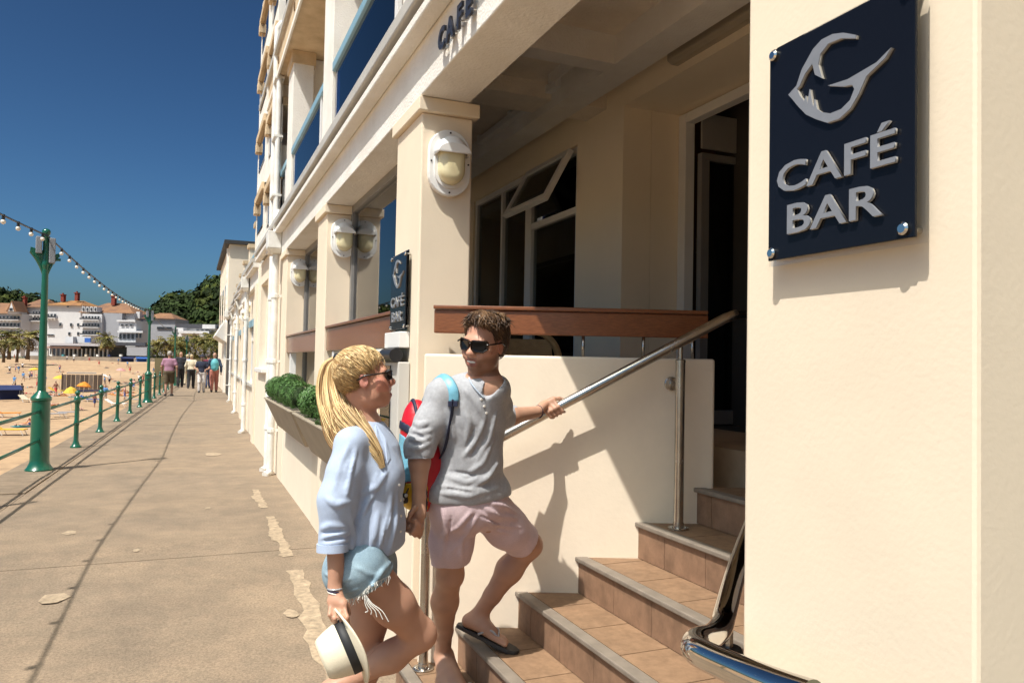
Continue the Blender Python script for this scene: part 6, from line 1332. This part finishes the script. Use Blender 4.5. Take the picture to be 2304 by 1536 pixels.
# ------------------------------------------------------------------ wooded hills
WOOD = vcol_mat('woodland_leaves', .8, spec=.15)
def hillside(name, outline, D, dep, base, seed, n, label, rmin=4.0, rmax=8.0):
    "a rounded ridge following the skyline, with a wood of leaf clumps standing on it"
    rn = np.random.RandomState(seed); xs_ = np.array([o[0] for o in outline], float); ys_ = np.array([o[1] for o in outline], float); b = MB(); nx_, nd = 40, 10
    px_ = np.linspace(xs_[0], xs_[-1], nx_+1); sky_ = np.interp(px_, xs_, ys_)
    def gp2(x, t):   # t 0 at foot .. 1 at crest .. beyond
        p = at(x, np.interp(x, xs_, ys_), D+dep); zc = p.z-rmax*.9; f = at(x, base, D); t1 = min(t, 1); s_ = math.sin(t1*math.pi/2); q = f.lerp(p, t); return Vector((q.x, q.y, f.z+(zc-f.z)*(s_ if t <= 1 else 1-(t-1)*.6)))
    for i in range(nx_+1):
        for j in range(nd+1): b.v.append(tuple(gp2(px_[i], j/nd*1.5)))
    for i in range(nx_):
        for j in range(nd): a = i*(nd+1)+j; b.f.append((a, a+nd+1, a+nd+2, a+1))
    tag(b.build(name, mat('hill_earth', (.03, .035, .012), .95, .3, .05), smooth=True), kind='structure')
    V, F, C = [], [], []
    for k in range(n):
        x = rn.uniform(xs_[0], xs_[-1]); t = rn.rand()**.7*1.08; c = gp2(x, t); r = rn.uniform(rmin, rmax); c.z += r*.45; tone = rn.rand(); m_ = 150
        col = np.array((.020, .032, .008))*(.7+.9*tone) if rn.rand() < .75 else np.array((.050, .062, .012))*(.8+.6*tone)
        u = rn.randn(m_, 3); u /= np.linalg.norm(u, axis=1)[:, None]; u[:, 2] = np.abs(u[:, 2])*1.0-.15; lob = 1+.28*np.sin(5*u[:, 0]+k)*np.cos(4*u[:, 1]+2*k)
        P = np.array(c)+u*(r*rn.uniform(.72, 1.05, (m_, 1)))*lob[:, None]*np.array((1, 1, .85)); s_ = r*rn.uniform(.08, .19, (m_, 1)); a = rn.randn(m_, 3); a /= np.linalg.norm(a, axis=1)[:, None]; w = np.cross(a, u); w /= np.linalg.norm(w, axis=1)[:, None]+1e-9; a = np.cross(u, w)*.8+u*rn.uniform(-.6, .6, (m_, 1))
        o = len(V)*1
        for q in range(m_): V += [P[q]-w[q]*s_[q]-a[q]*s_[q]*.4, P[q]+w[q]*s_[q]*.7-a[q]*s_[q], P[q]+w[q]*s_[q]+a[q]*s_[q]*.5, P[q]-w[q]*s_[q]*.6+a[q]*s_[q]]; i0 = o+4*q; F.append((i0, i0+1, i0+2, i0+3)); C += [col*rn.uniform(.6, 1.4)]*4
    C = np.array(C); o = np_mesh('woodland', np.array(V), np.array(F), WOOD, None, lambda v: C); tag(o, label, 'woodland', None, 'stuff')
hillside('hill', [(318, 742), (335, 716), (348, 700), (362, 692), (374, 690), (382, 676), (394, 664), (404, 662), (414, 673), (430, 668), (446, 662), (458, 652), (472, 646), (486, 634), (500, 627), (540, 612), (620, 600)], 330, 70, 775, 5, 300, 'dark wooded hillside rising behind the far end of the building')
hillside('hill', [(-120, 640), (-60, 646), (-10, 650), (12, 649), (30, 655), (44, 657), (54, 668), (64, 660), (76, 661), (88, 672), (104, 676), (118, 678), (140, 690), (180, 702), (240, 706), (275, 698), (284, 695), (296, 700), (330, 712)], 420, 90, 780, 6, 190, 'distant wooded ridge behind the hotels')
# ------------------------------------------------------------------ palms and shrubs
PALM = vcol_mat('palm_leaf', .55, spec=.3); TRUNK = mat('palm_trunk', (.12, .08, .05), .9, .3, 6)
def palm(label, p, h, r, seed, grp='palms behind the beach'):
    rn = random.Random(seed); T = thing('palm_tree', label, 'tree', p, 0, grp); P0 = Vector(p); MB().tube([P0, P0+Vector((.1, .05, h*.5)), P0+Vector((0, 0, h))], [r*.13, r*.09, r*.10], 8).build('trunk', TRUNK, T, smooth=True)
    V, F, C = [], [], []; top = P0+Vector((0, 0, h))
    for k in range(46):
        az = rn.uniform(0, 6.283); el = rn.uniform(-.7, 1.35); l = r*rn.uniform(.8, 1.1); d = Vector((math.cos(az), math.sin(az), 0)); n = 6; pts = []; q = top.copy(); e = el
        for i in range(n+1): pts.append(q.copy()); q = q+(d*math.cos(e)+Vector((0, 0, math.sin(e))))*(l/n); e -= .22+.10*rn.random()
        sd = Vector((-d.y, d.x, 0)); t_ = rn.random(); col = np.array((.07, .08, .015))*(1-t_)+np.array((.24, .19, .05))*t_
        if el < -.2: col = np.array((.16, .11, .05))
        for i in range(n):
            for s_ in (-1, 1):
                w0, w1 = r*.17*math.sin(math.pi*(i+.3)/(n+.6)), r*.17*math.sin(math.pi*(i+1.2)/(n+.6)); o = len(V); dz = Vector((0, 0, -.5*w0))
                V += [tuple(pts[i]), tuple(pts[i]+(pts[i+1]-pts[i])*.62), tuple(pts[i+1]+sd*s_*w1+dz), tuple(pts[i]+(pts[i+1]-pts[i])*.55+sd*s_*w0+dz)]; F.append((o, o+1, o+2, o+3)); C += [col*rn.uniform(.7, 1.2)]*4
    C = np.array(C); np_mesh('crown', np.array(V), np.array(F), PALM, T, lambda v: C); return T
pn_ = [(20, 760, 800, 200, 'big palm at the far left below the hotels'), (38, 772, 806, 190, 'lower palm left of the white kiosk'), (62, 760, 800, 200, 'round-headed palm just left of the lamp post'), (8, 775, 806, 190, 'low palm cut by the left edge'), (352, 776, 812, 150, 'palm right of the second lamp post'), (372, 772, 812, 140, 'palm left of the third lamp post'), (398, 768, 810, 150, 'palm right of the third lamp post'), (418, 774, 812, 130, 'low palm above the walkers'), (438, 764, 810, 145, 'tall palm above the cream blouse'), (458, 770, 812, 130, 'palm above the turquoise backpack'), (474, 760, 812, 150, 'palm close to the far end of the building'), (486, 772, 812, 120, 'low palm touching the building end'), (240, 764, 778, 240, 'small palm between hotel and cafe'), (405, 782, 812, 110, 'short nearest palm behind the walkers')]
for i, (x, yt, yb, D_, lab) in enumerate(pn_):
    p = at(x, yb, D_); t = at(x, yt, D_); palm(lab, (p.x, p.y, p.z-1), t.z-p.z+1, (2.2 if D_ > 180 else 2.0)*D_/1704*18/1.3*(.8+.4*random.Random(i).random()), i)
def shrub(label, x, yt, yb, w, D_, seed, tint):
    rn = np.random.RandomState(seed); a, t = at(x, yb, D_), at(x, yt, D_); hgt = (t.z-a.z)/2+.5; c = np.array((a.x, a.y, a.z+hgt-.6)); R_ = w/2*D_/1704; m_ = 420; T = thing('shrub', label, 'shrub', tuple(a), 0, 'shrubs at the end of the promenade')
    u = rn.randn(m_, 3); u /= np.linalg.norm(u, axis=1)[:, None]; lob = 1+.2*np.sin(4*u[:, 0]+seed)*np.cos(5*u[:, 2]); P = c+u*np.array((R_, R_, hgt))*lob[:, None]*rn.uniform(.6, 1.03, (m_, 1)); V, F, C = [], [], []
    for q in range(m_):
        b_ = rn.randn(3); b_ /= np.linalg.norm(b_); w_ = np.cross(b_, u[q]); s_ = R_*rn.uniform(.06, .13); i0 = len(V); V += [P[q]-w_*s_, P[q]+b_*s_*.6, P[q]+w_*s_, P[q]-b_*s_*.6]; F.append((i0, i0+1, i0+2, i0+3)); C += [np.array(tint)*rn.uniform(.5, 1.5)]*4
    C = np.array(C); tag(np_mesh('foliage', np.array(V), np.array(F), WOOD, T, lambda v: C), kind='stuff')
for i, q in enumerate(((352, 784, 806, 34, 'olive shrub right of the second lamp post'), (380, 780, 806, 40, 'ochre shrub by the third lamp post'), (412, 776, 806, 44, 'broad olive shrub above the walkers'), (446, 778, 806, 42, 'golden shrub above the navy top'), (474, 768, 806, 34, 'yellow-green shrub by the far wall'), (490, 776, 806, 26, 'dark shrub under the far awning'))): shrub(q[4], q[0], q[1], q[2], q[3], 118, i, ((.05, .055, .012), (.12, .085, .02), (.06, .06, .014), (.13, .10, .02), (.09, .09, .018), (.03, .035, .015))[i])
pt_ = at(340, 806, 112); MB().prism([(pt_.x+.5, pt_.y), (pt_.x+40, pt_.y-12), (pt_.x+40, pt_.y+30), (pt_.x+.5, pt_.y+40)], -4, at(400, 806, 115).z).build('garden_bank', mat('bank_earth', (.12, .10, .05), .95, .3, .3)); tag(bpy.data.objects['garden_bank'], kind='structure')
